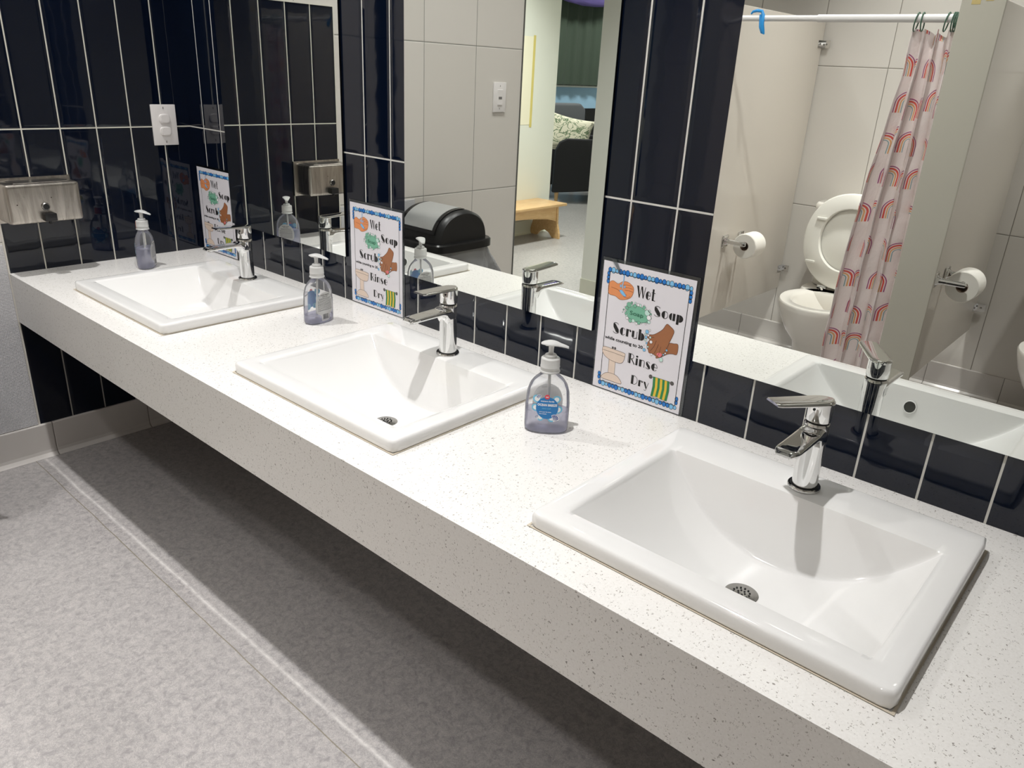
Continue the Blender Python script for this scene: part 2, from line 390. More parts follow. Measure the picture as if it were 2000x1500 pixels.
# ------------------------------------------------------------------ sinks
IL, IR, IB, IF = .0407, .0404, .0975, .0448
def make_sink(label, x0):
    t = thing('sink', label, 'sink', (x0 + W_ / 2, (YB + YF) / 2, 0), 0)
    hw, hd = W_ / 2, (YB - YF) / 2
    ix0, ix1 = -hw + IL, hw - IR; iy0, iy1 = -hd + IF, hd - IB
    D0 = HR + .088
    def smax(a, b, k):
        h = max(k - abs(a - b), 0) / k; return max(a, b) + h * h * k * .25
    def zf(x, y):
        u = (x - (ix0 + ix1) / 2) / ((ix1 - ix0) / 2)
        v = (y - (iy0 + iy1) / 2) / ((iy1 - iy0) / 2)
        fl = -D0 * (1 - min(abs(u), 1.) ** 2.25) - .004 * (1 - v * v)
        back = -max(iy1 - y, 0) * 2.75
        front = -max(y - iy0, 0) * 3.2
        z = smax(smax(fl, back, .010), front, .010)
        # soften the lip
        return HR + min(z, 0)
    nx, ny = 96, 80
    def dens(lo, hi, a, b, n):
        o = [lo + (a - lo) * k / 4 for k in range(4)]
        for k in range(n + 1):
            s = k / n; s = .5 * (s + (.5 - .5 * math.cos(PI * s))); o.append(a + (b - a) * s)
        return o + [b + (hi - b) * k / 4 for k in range(1, 5)]
    e = .006
    xs = dens(-hw + e, hw - e, ix0, ix1, nx); ys = dens(-hd + e, hd - e, iy0, iy1, ny)
    bm = B(); g = []
    lipr = .005
    for x in xs:
        row = []
        for y in ys:
            if ix0 < x < ix1 and iy0 < y < iy1: z = zf(x, y)
            else: z = HR
            dd = min(x - ix0, ix1 - x, y - iy0, iy1 - y)
            if -lipr < dd < lipr: z -= (1 - abs(dd) / lipr) ** 2 * .0012
            row.append(bm.verts.new((x, y, z)))
        g.append(row)
    for i in range(len(xs) - 1):
        for j in range(len(ys) - 1): bm.faces.new((g[i][j], g[i + 1][j], g[i + 1][j + 1], g[i][j + 1]))
    # rounded outer edge of the rim following the grid boundary
    loop = [g[i][0] for i in range(len(xs))] + [g[-1][j] for j in range(1, len(ys))] + [g[i][-1] for i in range(len(xs) - 2, -1, -1)] + [g[0][j] for j in range(len(ys) - 2, 0, -1)]
    cr = .012
    def outp(x, y, off, z):
        # offset outward with rounded corners
        px, py = max(min(x, hw - cr), -hw + cr), max(min(y, hd - cr), -hd + cr)
        v = Vector((x - px, y - py)); L = v.length
        if abs(x) > hw - e - 1e-6 or abs(y) > hd - e - 1e-6:
            if L > 1e-9: v = v / L * (cr - e + off if True else 0)
            return (px + v.x, py + v.y, z)
        return (x, y, z)
    prev = loop
    for v in loop:
        p = outp(v.co.x, v.co.y, 0, HR); v.co = p
    base = [v.co.copy() for v in loop]
    for off, z in [(.0022, HR - .0006), (.0042, HR - .0022), (.0055, HR - .0045), (.006, HR - .0075), (.006, .004), (.0045, .0012), (.003, .0006)]:
        ring = []
        for c in base:
            px, py = max(min(c.x, hw - cr), -hw + cr), max(min(c.y, hd - cr), -hd + cr)
            v = Vector((c.x - px, c.y - py)); v = v.normalized() * (v.length + off)
            ring.append(bm.verts.new((px + v.x, py + v.y, z)))
        for i in range(len(ring)):
            j = (i + 1) % len(ring); bm.faces.new((prev[i], ring[i], ring[j], prev[j]))
        prev = ring
    basin = obj('basin', bm, M_ceramic, t, angle=60)
    # underside shell of the bowl
    bm = B(); prof = []
    def rr(a, z): return supell((ix0 + ix1) / 2, (iy0 + iy1) / 2, z, (ix1 - ix0) / 2 - a, (iy1 - iy0) / 2 - a, 6, 40)
    ring_loft(bm, [rr(-.006, -.002), rr(-.006, -.10), rr(.02, -.118), rr(.09, -.124)], False, True); obj('underside', bm, M_ceramic, t)
    # drain strainer with holes
    dx, dy = 0.0, -.335 - (YB + YF) / 2
    zd = zf(0, dy) + .0012
    bm = B(); lathe(bm, [(.026, -.002), (.026, .0), (.0235, .0012), (.001, .0018)], 40, dx, dy)
    st = obj('drain_strainer', bm, M_chrome_d, t); st.location.z = zd
    bm = B()
    for rr_, k in ((.0055, 6), (.0125, 12)):
        for i in range(k):
            a = 2 * PI * i / k; lathe(bm, [(.0016, .0006), (.0016, .0024)], 8, dx + rr_ * math.cos(a), dy + rr_ * math.sin(a))
    obj('drain_holes', bm, M_dark, st)
    # overflow hole on the front inner face
    bm = B(); yy = -.495 - (YB + YF) / 2
    zc = -.015; slope = 3.2
    def onf(u, v, o): # point on front inner face
        z = zc + v; y = iy0 + (HR - z) / slope
        return (u, y + o, z + o * .3)
    L = [[onf(r * math.cos(2 * PI * i / 28), r * math.sin(2 * PI * i / 28), o) for i in range(28)] for r, o in ((.0145, .0005), (.0135, .0022), (.012, .0022))]
    ring_loft(bm, L, False, False); rg = obj('overflow_ring', bm, M_ceramic, t)
    bm = B(); ring_loft(bm, [L[2][:], [(a * .99, b - .001, c) for a, b, c in [onf(.0119 * math.cos(2 * PI * i / 28), .0119 * math.sin(2 * PI * i / 28), .0012) for i in range(28)]]], False, True)
    obj('overflow_hole', bm, plain('overflow_dark', (70, 70, 66), .6), rg)
    # caulk bead under the rim
    bm = B(); a = [(-hw + .002, -hd + .002), (hw - .002, -hd + .002), (hw - .002, hd - .002), (-hw + .002, hd - .002)]
    def rect(o, z):
        n = 1; pts = []
        for (x, y) in a: pts.append((x + math.copysign(o, x), y + math.copysign(o, y), z))
        return pts
    ring_loft(bm, [rect(-.004, .0012), rect(.0, .0012), rect(.002, .0002)], False, False)
    obj('caulk_bead', bm, plain('old_caulk', (196, 186, 168), .7), t)
    return t
s1 = make_sink('white rectangular drop-in sink nearest the tiled end wall', SX[0][0])
s2 = dup(s1, (SX[1][0] + W_ / 2, (YB + YF) / 2, 0), 0, 'white rectangular drop-in sink in the middle of the counter')
s3 = dup(s1, (SX[2][0] + W_ / 2, (YB + YF) / 2, 0), 0, 'white rectangular drop-in sink largest and nearest, right of the big bottle')

# ------------------------------------------------------------------ faucets
def make_faucet(label, x):
    t = thing('faucet', label, 'faucet', (x, -.148, HR + .0002))
    bm = B(); lathe(bm, [(.0270, 0), (.0270, .0030), (.0258, .0048), (.021, .0050)], 48); obj('base_ring', bm, M_chrome, t)
    bm = B(); lathe(bm, [(.0226, .0045), (.0226, .0056), (.0198, .0060)], 48); obj('base_gasket', bm, M_dark, t)
    bm = B(); lathe(bm, [(.0204, .005), (.0202, .03), (.0197, .07), (.0196, .095), (.0200, .110), (.0202, .1165), (.0188, .1190)], 56)
    body = obj('body', bm, M_chrome, t)
    # spout: flat rounded bar swept forward from the neck with a fillet under it
    bm = B(); rings = []; N_ = 26
    for k in range(N_ + 1):
        q = k / N_; y = .004 - .130 * q; d = max(-y - .017, 0)
        zt = .1165 - .0045 * min(d / .012, 1) - .0035 * q
        zb = .0985 - .001 * q
        if d < .020: zb -= .022 * (1 - math.sqrt(max(1 - ((.020 - d) / .020) ** 2, 0)))
        hw = .0198 - .0006 * math.sin(PI * q)
        if q > .84:
            e_ = (q - .84) / .16; hw *= math.sqrt(max(1 - .62 * e_ * e_, 0)); zt -= .0045 * e_ ** 2
        if q > .96: zb += .0025; zt -= .001
        cz, h = (zt + zb) / 2, (zt - zb) / 2; r = []
        for i in range(36):
            a = 2 * PI * i / 36; c, sn = math.cos(a), math.sin(a); e = 2 / 3.4
            dip = .0016 * (1 - abs(c)) if (sn > 0 and .25 < q < .9) else 0
            r.append((hw * math.copysign(abs(c) ** e, c), y, cz + h * math.copysign(abs(sn) ** e, sn) - dip))
        rings.append(r)
    ring_loft(bm, rings); sp = obj('spout', bm, M_chrome, t, angle=50)
    bm = B(); lathe(bm, [(.0095, .0955), (.0095, .099), (.008, .0995)], 24, 0, -.108); obj('aerator', bm, M_chrome_d, sp)
    bm = B(); lathe(bm, [(.0180, .1180), (.0180, .1235)], 40); obj('gap_ring', bm, M_dark, t)
    bm = B(); lathe(bm, [(.0192, .1222), (.0200, .1238), (.0203, .140), (.0203, .1545)], 56)
    cap = obj('handle_cap', bm, M_chrome, t)
    bm = B(); lathe(bm, [(.0022, 0), (.0022, .0012)], 12); obj('indicator_dot', bm, M_dark, cap, loc=(.0085, -.0182, .145), rot=(PI / 2, 0, .4))
    bm = B(); rings = []
    for k in range(29):
        q = k / 28; y = .0206 - .112 * q
        if q < .18: hw = .0206 * math.sqrt(max(1 - (1 - q / .18) ** 2, .02))
        else: hw = .0206 - .0022 * (q - .18)
        if q > .95: hw *= 1 - .16 * ((q - .95) / .05) ** 2
        zt = .1580 + .0030 * q ** 1.3; th = .0065 - .0025 * q
        r = []
        for i in range(28):
            a = 2 * PI * i / 28; c, sn = math.cos(a), math.sin(a); e = 2 / 4.0
            r.append((hw * math.copysign(abs(c) ** e, c), y, zt - th / 2 + th / 2 * math.copysign(abs(sn) ** e, sn) - .0012 * abs(c) ** 3))
        rings.append(r)
    ring_loft(bm, rings); obj('lever', bm, M_chrome, cap, angle=50)
    return t
f1 = make_faucet('chrome single-lever faucet on the sink at the end wall', .5526)
f2 = dup(f1, (1.4125, -.148, HR + .0002), 0, 'chrome single-lever faucet on the middle sink')
f3 = dup(f1, (2.2643, -.148, HR + .0002), 0, 'chrome single-lever faucet with its handle turned, on the nearest and largest sink')
for ch in f3.children:
    if ch.name.startswith('handle_cap'): ch.rotation_euler = (0, 0, math.radians(-33))

# ------------------------------------------------------------------ mirrors
def make_mirror(label, x0, x1):
    t = thing('wall_mirror', label, 'mirror', ((x0 + x1) / 2, 0, .126), 0)
    w2 = (x1 - x0) / 2
    bm = B(); box(bm, -w2, w2, -.0056, -.0005, 0, .915, 0); obj('backing', bm, M_medge, t, smooth=False)
    bm = B(); vs = [bm.verts.new(p) for p in ((-w2 + .0006, -.006, .0006), (w2 - .0006, -.006, .0006), (w2 - .0006, -.006, .9144), (-w2 + .0006, -.006, .9144))]
    f = bm.faces.new(vs)
    r = bmesh.ops.extrude_face_region(bm, geom=[f]); bmesh.ops.translate(bm, verts=[v for v in r['geom'] if isinstance(v, bmesh.types.BMVert)], vec=(0, .0003, 0))
    obj('mirror_glass', bm, M_mirror, t, smooth=False)
    return t
make_mirror('frameless wall mirror nearest the end wall, showing dark tiles and the steel dispenser', .236, .846)
make_mirror('frameless wall mirror showing the bin, the passage and the wooden bench', 1.099, 1.7125)
make_mirror('frameless wall mirror showing the toilet stall and rainbow curtain', 1.959, 2.571)

# ------------------------------------------------------------------ stainless soap dispenser on the end wall
t = thing('soap_dispenser', 'stainless steel wall soap dispenser with a black latch on the navy end wall', 'dispenser', (0, 0, 0))
bm = B(); box(bm, .0005, .095, -.613, -.412, .158, .272, 0, .012, 4); bd = obj('housing', bm, M_steel, t)
bm = B(); box(bm, .012, .085, -.585, -.44, .2715, .2735, 0, .001, 1); obj('filler_lid', bm, M_steel, t)
bm = B(); box(bm, .0004, .006, -.616, -.404, .150, .279, 0, .002, 2); obj('backplate', bm, M_steel, t)
bm = B(); lathe(bm, [(.0115, 0), (.0115, .004), (.0095, .006), (.0065, .006), (.0060, .003), (.001, .003)], 32)
obj('lock', bm, M_chrome_d, t, loc=(.095, -.514, .205), rot=(0, PI / 2, 0))
bm = B(); lathe(bm, [(.0085, 0), (.0085, .0068), (.007, .0070)], 32); obj('lock_bezel', bm, M_black, t, loc=(.095, -.514, .205), rot=(0, PI / 2, 0))
bm = B(); box(bm, .093, .118, -.527, -.494, .165, .187, 0, .003, 2); pb = obj('push_button', bm, M_black, t)
bm = B(); box(bm, .098, .108, -.514, -.508, .156, .166, 0, .001, 1); obj('spout_nozzle', bm, M_black, pb)

# ------------------------------------------------------------------ outlet and light switch
t = thing('power_outlet', 'white duplex outlet with plastic safety plugs above the end of the counter', 'power outlet', (0, -.0875, .4185))
bm = B(); box(bm, .0005, .006, -.041, .041, -.0635, .0635, 0, .002, 2); obj('cover_plate', bm, M_white, t)
for z in (.0195, -.0195):
    bm = B(); rg = lambda x, k: [(x, a * k, z + b * k) for a, b, _ in supell(0, 0, 0, .0185, .0150, 2.8, 36)]
    ring_loft(bm, [rg(.0055, 1), rg(.0100, .98), rg(.0112, .9)], False, True); pl = obj('safety_plug', bm, M_white, t)
    bm = B(); ring_loft(bm, [[(.0105, a, z + b) for a, b, _ in supell(0, 0, 0, .0135, .0118, 4, 36)], [(.0128, a * .95, z + b * .95) for a, b, _ in supell(0, 0, 0, .0135, .0118, 4, 36)]], False, True); obj('plug_face', bm, M_white, pl)
for z in (.053, -.053):
    bm = B(); box(bm, .0055, .0066, -.0012, .0012, z - .0035, z + .0035, 0); obj('screw', bm, plain('screw_metal', (120, 116, 110), .4), t)
t = thing('light_switch', 'white dimmer switch plate on the grey tiled wall beside the passage', 'light switch', (0, -1.548, .5165))
bm = B(); box(bm, .0005, .007, -.0425, .0425, -.066, .066, 0, .002, 2); obj('cover_plate', bm, M_white, t)
bm = B(); box(bm, .0065, .0100, -.0165, .0165, -.034, .034, 0, .001, 1); rk = obj('rocker', bm, M_white, t)
bm = B(); box(bm, .0098, .0108, -.011, .011, -.008, .003, 0); obj('slider', bm, plain('slider_grey', (120, 118, 116), .5), rk)
for z in (.05, -.05):
    bm = B(); box(bm, .0065, .0076, -.0012, .0012, z - .0035, z + .0035, 0); obj('screw', bm, plain('screw_metal2', (120, 116, 110), .4), t)

# ------------------------------------------------------------------ flat artwork builder (posters and bottle labels)
class Art:
    """printed shapes in (u, v) metres, stacked on thin ink layers"""
    def __init__(s): s.items = []
    def poly(s, pts, col, layer): s.items.append(([tuple(p) for p in pts], col, layer))
    def stroke(s, pts, wd, col, layer, closed=False):
        P_ = [Vector(p) for p in pts]; n = len(P_)
        L, R = [], []
        for i in range(n):
            a = P_[(i - 1) % n] if (closed or i > 0) else P_[i]; b = P_[(i + 1) % n] if (closed or i < n - 1) else P_[i]
            d = (b - a); d = d.normalized() if d.length > 1e-9 else Vector((1, 0)); nn = Vector((-d.y, d.x)) * wd / 2
            L.append(P_[i] + nn); R.append(P_[i] - nn)
        for i in range(n if closed else n - 1):
            j = (i + 1) % n; s.items.append(([tuple(L[i]), tuple(L[j]), tuple(R[j]), tuple(R[i])], col, layer))
    def shape(s, pts, fill, line, wd, layer):
        s.poly(pts, fill, layer)
        if line: s.stroke(pts, wd, line, layer + 1, True)
    def disc(s, c, r, fill, line=None, wd=.0005, layer=1, ry=None, n=18):
        ry = r if ry is None else ry
        s.shape([(c[0] + r * math.cos(2 * PI * i / n), c[1] + ry * math.sin(2 * PI * i / n)) for i in range(n)], fill, line, wd, layer)
    def mesh(s, mp, cols):
        """mp(u, v, height) -> xyz"""
        bm = B(); idx = {c: i for i, c in enumerate(cols)}
        for pts, col, layer in s.items:
            vs = [bm.verts.new(mp(u, v, layer)) for u, v in pts]
            try: f = bm.faces.new(vs); f.material_index = idx[col]
            except ValueError: pass
        return bm
def smoothp(pts, k=4):
    """closed Catmull-Rom"""
    n = len(pts); o = []
    for i in range(n):
        p0, p1, p2, p3 = [Vector(pts[(i + j - 1) % n]) for j in range(4)]
        for s in range(k):
            t = s / k; o.append(tuple(.5 * ((2 * p1) + (-p0 + p2) * t + (2 * p0 - 5 * p1 + 4 * p2 - p3) * t * t + (-p0 + 3 * p1 - 3 * p2 + p3) * t ** 3)))
    return o
INK = {}
def ink(c):
    if c not in INK:
        INK[c] = plain('ink_%s' % c, COLS[c], .35)
        if c == 'back_label':       # thin film label lets light through
            nt = INK[c].node_tree; n = N(nt); tl = n.node('ShaderNodeBsdfTranslucent'); tl.inputs[0].default_value = (.85, .85, .85, 1)
            mx = n.node('ShaderNodeMixShader'); mx.inputs[0].default_value = .5
            n.link(nt.nodes['Principled BSDF'].outputs[0], mx.inputs[1]); n.link(tl.outputs[0], mx.inputs[2]); n.link(mx.outputs[0], nt.nodes['Material Output'].inputs[0])
    return INK[c]
COLS = dict(black=(22, 20, 20), blue=(38, 120, 200), light_blue=(130, 192, 232), skin=(228, 148, 96), skin_line=(150, 82, 44), brown=(160, 104, 68), brown_line=(74, 42, 26),
            green=(122, 184, 156), green_dark=(50, 110, 86), mint=(196, 226, 216), white=(240, 238, 240), pink=(226, 120, 124), cream=(226, 206, 190), cream_line=(100, 80, 68),
            towel_green=(40, 130, 72), towel_yellow=(226, 190, 60), grey=(90, 86, 84), label_blue=(34, 126, 196), label_light=(120, 196, 228), label_navy=(44, 70, 150), red=(224, 70, 84), label_white=(244, 246, 248),
            back_label=(214, 212, 206), fine_print=(120, 118, 114), poster_white=(226, 223, 228))
def font_polys(text, size, bold=0.0, shear=0.0, spacing=1.0):
    """flat outline of a text in the built-in font as polygons (u, v)"""
    cu = bpy.data.curves.new('t', 'FONT'); cu.body = text; cu.size = size; cu.offset = bold; cu.shear = shear; cu.space_character = spacing; cu.resolution_u = 3
    o = bpy.data.objects.new('t', cu); COL.objects.link(o); bpy.context.view_layer.update()
    me = bpy.data.meshes.new_from_object(o.evaluated_get(bpy.context.evaluated_depsgraph_get()))
    res = [[(me.vertices[i].co.x, me.vertices[i].co.y) for i in p.vertices] for p in me.polygons]
    bpy.data.objects.remove(o); bpy.data.curves.remove(cu); bpy.data.meshes.remove(me)
    return res
def put_text(art, text, x, y, size, col, layer, bold=0., wd=None, spacing=1.):
    ps = font_polys(text, size, bold, 0, spacing)
    sx = 1
    if wd:
        xs = [a for p in ps for a, b in p]; sx = wd / (max(xs) - min(xs)); x -= min(xs) * sx
    for p in ps: art.poly([(x + a * sx, y + b) for a, b in p], col, layer)

# fat-and-thin poster lettering, cap height 1
def glyph(ch):
    G = []; st = []; XH = .70
    R = lambda x0, y0, x1, y1: G.append([(x0, y0), (x1, y0), (x1, y1), (x0, y1)])
    def arc(cx, cy, rx, ry, a0, a1, wd=.055, n=14):
        st.append(([(cx + rx * math.cos(math.radians(a0 + (a1 - a0) * i / n)), cy + ry * math.sin(math.radians(a0 + (a1 - a0) * i / n))) for i in range(n + 1)], wd))
    def half(cx, cy, rx, ry, a0=90, a1=270, n=14):
        G.append([(cx + rx * math.cos(math.radians(a0 + (a1 - a0) * i / n)), cy + ry * math.sin(math.radians(a0 + (a1 - a0) * i / n))) for i in range(n + 1)])
    ln = lambda *p, wd=.055: st.append((list(p), wd))
    ow, oh = .31, XH / 2
    if ch == 'W':
        G.append([(.0, 1), (.26, 1), (.50, 0), (.36, 0)]); ln((.43, 0), (.62, 1)); G.append([(.55, 1), (.76, 1), (.98, 0), (.86, 0)]); ln((.92, 0), (1.12, 1)); w_ = 1.16
    elif ch == 'e':
        half(.31, oh, .31, oh + .02); arc(.31, oh, .27, oh - .01, 0, 90); ln((.3, oh), (.6, oh)); arc(.31, oh, .27, oh - .01, -90, -35); w_ = .64
    elif ch == 't': R(.10, 0, .32, 1.0); ln((0, .68), (.48, .68)); arc(.42, .1, .1, .08, 180, 340); w_ = .50
    elif ch in 'Ss':
        h = 1. if ch == 'S' else XH; k = h
        G.append([(.02 * k, .72 * h), (.10 * k, .90 * h), (.24 * k, .86 * h), (.60 * k, .42 * h), (.64 * k, .22 * h), (.52 * k, .08 * h), (.36 * k, .12 * h), (.06 * k, .52 * h)])
        arc(.30 * k, .78 * h, .26 * k, .21 * h, 20, 180); arc(.34 * k, .22 * h, .30 * k, .22 * h, 200, 350); w_ = .68 * k
    elif ch == 'o': half(.31, oh, .31, oh + .02); arc(.31, oh, .29, oh - .005, -90, 90); w_ = .64
    elif ch == 'a': half(.28, oh, .26, oh + .0); R(.36, 0, .60, XH); w_ = .64
    elif ch == 'p': R(.02, -.26, .26, XH); half(.30, oh, .34, oh, -90, 90); R(.28, 0, .31, XH); w_ = .66
    elif ch == 'c': half(.31, oh, .31, oh + .02); arc(.31, oh, .24, oh - .02, 30, 90); arc(.31, oh, .24, oh - .02, -90, -35); w_ = .56
    elif ch == 'r': R(.02, 0, .26, XH); arc(.38, XH - .16, .14, .14, 60, 180, .06); half(.44, XH - .12, .09, .09, 0, 360); w_ = .52
    elif ch == 'u': R(.02, .12, .26, XH); arc(.30, .2, .22, .18, 180, 340, .07); R(.50, 0, .55, XH); w_ = .60
    elif ch == 'b': R(.02, 0, .26, 1.0); half(.30, oh, .32, oh, -90, 90); R(.28, 0, .31, XH); w_ = .66
    elif ch == 'R': ln((.04, 0), (.04, 1)); R(.10, 0, .30, 1.0); arc(.30, .74, .28, .24, -90, 90); ln((.30, .98), (.02, .98)); ln((.36, .5), (.70, 0), wd=.12); w_ = .72
    elif ch == 'i': R(.02, 0, .22, XH); half(.12, .88, .12, .10, 0, 360); w_ = .28
    elif ch == 'n': R(.02, 0, .26, XH); arc(.38, XH - .18, .16, .16, 0, 180, .06); R(.50, 0, .56, XH - .16); w_ = .62
    elif ch == 'D': R(.02, 0, .30, 1.0); arc(.32, .5, .42, .475, -90, 90); ln((.28, .975), (.34, .975)); ln((.28, .025), (.34, .025)); w_ = .80
    elif ch == 'y': G.append([(.0, XH), (.24, XH), (.44, .02), (.32, -.02)]); ln((.60, XH), (.36, -.1)); arc(.26, -.12, .12, .12, 200, 370, .05); w_ = .62
    return G, st, w_
def poster_text(art, word, x, y, h, wd, layer=4):
    tot = 0; gl = []
    for ch in word: g = glyph(ch); gl.append((g, tot)); tot += g[2] + .06
    sx = wd / (tot - .06)
    for (G, st, w_), ox in gl:
        for p in G: art.poly([(x + (ox + a) * sx, y + b * h) for a, b in p], 'black', layer)
        for p, t in st: art.stroke([(x + (ox + a) * sx, y + b * h) for a, b in p], t * h * .9, 'black', layer)

def bubbles(art, pts, layer, fills=('mint', 'white')):
    for i, (x, y, r) in enumerate(pts):
        art.disc((x, y), r, fills[i % len(fills)], 'grey', .0005, layer + 2 * (i % 3), n=14)
rnd = random.Random(3)
def poster_parts():
    """list of (part name, label, Art) in sheet coordinates: u 0..0.218, v 0..0.284"""
    out = []
    a = Art()
    a.stroke([(.0175, .263), (.2055, .263), (.2065, .0185), (.0185, .0185)], .0017, 'black', 3, True)
    def row(x0, x1, y, sgn):
        n = 22
        for i in range(n + 1):
            x = x0 + (x1 - x0) * i / n; r = (.0042, .0052, .0036, .0046)[i % 4]
            a.disc((x, y + sgn * .0022), r * 1.0, ('blue', 'light_blue', 'light_blue', 'blue', 'blue')[i % 5], 'black', .0009, 1, ry=r * 1.25, n=14)
    row(.017, .208, .2645, 1); row(.018, .2075, .0165, -1)
    for (x, ys) in ((.0145, (.258, .250, .242, .026, .034)), (.209, (.258, .250, .242, .026, .034))):
        for y in ys: a.disc((x, y), .0036, ('blue', 'light_blue')[int(y * 1000) % 2], 'black', .0008, 1, ry=.0050, n=12)
    out.append(('scalloped_border', 'blue scalloped border with a thin black frame', a))
    for args in (('Wet', .086, .2235, .024, .045), ('Soap', .132, .194, .0215, .068), ('Scrub', .038, .1345, .0235, .080), ('Rinse', .083, .0785, .022, .074), ('Dry', .0965, .0345, .020, .044)):
        a = Art(); poster_text(a, *args); out.append(('printed_word', 'black fat-and-thin word ' + args[0], a))
    a = Art()
    put_text(a, 'while counting to 20', .020, .1175, .0095, 'black', 4, .00030, .096)
    a.disc((.1185, .1265), .0007, 'black', None, 0, 4, n=8)
    out.append(('small_lettering', 'small black line of words under Scrub', a)); a = Art()
    for i in range(14): a.poly([(.024 + i * .0026, .0198), (.0258 + i * .0026, .0198), (.0258 + i * .0026, .0206), (.024 + i * .0026, .0206)], 'grey', 4)
    out.append(('fine_print', 'tiny grey line of print at the foot of the poster', a))
    a = Art()
    a.shape(smoothp([(.019, .216), (.017, .236), (.026, .245), (.040, .241), (.051, .248), (.064, .249), (.077, .242), (.079, .231), (.074, .219), (.062, .212), (.048, .209), (.036, .214)]), 'skin', 'skin_line', .0008, 3)
    for l in ([(.024, .231), (.040, .229), (.052, .222), (.064, .222)], [(.056, .236), (.066, .238), (.077, .237)], [(.058, .231), (.068, .232), (.078, .231)], [(.050, .240), (.060, .243), (.072, .243)], [(.056, .217), (.066, .216), (.072, .221)]): a.stroke(l, .0007, 'skin_line', 6)
    a.stroke([(.053, .2625), (.0525, .250), (.051, .240), (.0525, .233)], .0022, 'light_blue', 7)
    a.stroke([(.0535, .2625), (.0535, .250)], .0006, 'blue', 8)
    a.shape(smoothp([(.045, .228), (.050, .222), (.058, .218), (.062, .220), (.056, .226), (.050, .230)]), 'light_blue', 'blue', .0005, 8)
    a.disc((.047, .238), .002, 'light_blue', 'blue', .0004, 8, ry=.003, n=10); a.disc((.057, .238), .0018, 'light_blue', 'blue', .0004, 8, ry=.0028, n=10)
    out.append(('wet_hands_picture', 'orange cupped hands under running water', a))
    a = Art()
    a.shape(smoothp([(.066, .187), (.068, .198), (.082, .205), (.102, .204), (.118, .199), (.124, .189), (.120, .178), (.104, .172), (.084, .172), (.070, .178)]), 'green', 'green_dark', .0008, 3)
    pts = []
    for i in range(26):
        an = 2 * PI * i / 26 + rnd.uniform(-.1, .1); k = rnd.uniform(.95, 1.18); pts.append((.095 + .029 * k * math.cos(an), .188 + .0175 * k * math.sin(an), rnd.uniform(.0014, .0042)))
    pts += [(.072, .203, .0058), (.117, .196, .0062), (.122, .187, .005), (.078, .209, .0025), (.087, .210, .0022), (.108, .209, .002), (.060, .190, .0018), (.058, .184, .0012), (.062, .196, .0014)]
    bubbles(a, pts, 5, ('mint', 'white', 'green')); put_text(a, 'Soap', .076, .1835, .0125, 'green_dark', 12, .0001, .033)
    out.append(('soap_picture', 'green soap bar with bubbles', a))
    a = Art()
    a.shape(smoothp([(.176, .146), (.186, .148), (.196, .148), (.196, .128), (.186, .126), (.176, .123), (.166, .116), (.158, .112), (.166, .134)]), 'brown', 'brown_line', .0008, 3)
    a.shape(smoothp([(.165, .184), (.174, .181), (.183, .174), (.181, .162), (.176, .148), (.172, .134), (.166, .122), (.160, .112), (.150, .107), (.149, .111), (.140, .114), (.132, .114), (.129, .120), (.126, .124), (.126, .134), (.130, .142), (.124, .146), (.128, .152), (.138, .155), (.150, .164), (.158, .172)]), 'brown', 'brown_line', .0008, 5)
    for l in ([(.146, .144), (.142, .130), (.134, .118)], [(.152, .138), (.148, .124), (.143, .114)], [(.158, .134), (.156, .120), (.152, .110)], [(.140, .150), (.132, .148)], [(.170, .136), (.176, .126)]): a.stroke(l, .0007, 'brown_line', 8)
    a.shape(smoothp([(.150, .116), (.157, .121), (.163, .118), (.158, .111)]), 'pink', None, 0, 8)
    bubbles(a, [(.122, .157, .0042), (.128, .162, .002), (.119, .151, .0022), (.121, .145, .003), (.126, .150, .0022), (.120, .139, .0026), (.124, .133, .0022), (.134, .138, .0034), (.128, .126, .002), (.120, .117, .0035), (.138, .112, .0024), (.162, .107, .0046), (.172, .130, .0024), (.170, .123, .0018), (.131, .147, .0024), (.166, .119, .0018)], 9, ('light_blue', 'white', 'mint'))
    out.append(('scrub_hands_picture', 'brown hands scrubbing with bubbles', a))
    a = Art()
    a.shape([(.037, .040), (.0365, .075), (.053, .074), (.0535, .040)], 'cream', 'cream_line', .0008, 3)
    a.shape(smoothp([(.017, .094), (.018, .085), (.026, .077), (.040, .072), (.058, .0705), (.069, .073), (.074, .081), (.0755, .093), (.072, .0965), (.045, .098), (.022, .0985)]), 'cream', 'cream_line', .0008, 5)
    a.stroke([(.018, .0905), (.045, .0905), (.075, .089)], .0007, 'cream_line', 8)
    a.shape(smoothp([(.021, .026), (.026, .036), (.037, .042), (.055, .042), (.066, .037), (.073, .026), (.048, .025)]), 'cream', 'cream_line', .0008, 5)
    a.disc((.043, .101), .0024, 'grey', 'black', .0005, 6, n=10); a.disc((.049, .1012), .0024, 'grey', 'black', .0005, 6, n=10)
    out.append(('pedestal_sink_picture', 'cream pedestal sink', a))
    a = Art()
    a.stroke([(.143, .064), (.194, .064)], .0014, 'grey', 2); a.disc((.143, .064), .0042, 'grey', 'black', .0006, 3); a.disc((.194, .064), .0042, 'grey', 'black', .0006, 3)
    xs = [.149 + .039 * i / 7 for i in range(8)]
    for i in range(7):
        x0, x1 = xs[i], xs[i + 1]; w1 = -.001
        a.poly([(x0, .066), (x1, .066), (x1 + w1 + .0025, .045), (x1 + w1, .023 + .001 * math.sin(i)), (x0 + w1, .023 + .001 * math.sin(i - 1)), (x0 + w1 + .0025, .045)], ('towel_green', 'towel_yellow')[i % 2], 5)
    a.stroke([(.149, .066), (.188, .066), (.1895, .045), (.187, .022), (.148, .022), (.1505, .045)], .0008, 'grey', 6, True)
    out.append(('towel_picture', 'green and yellow striped towel', a))
    return out
PP = poster_parts()
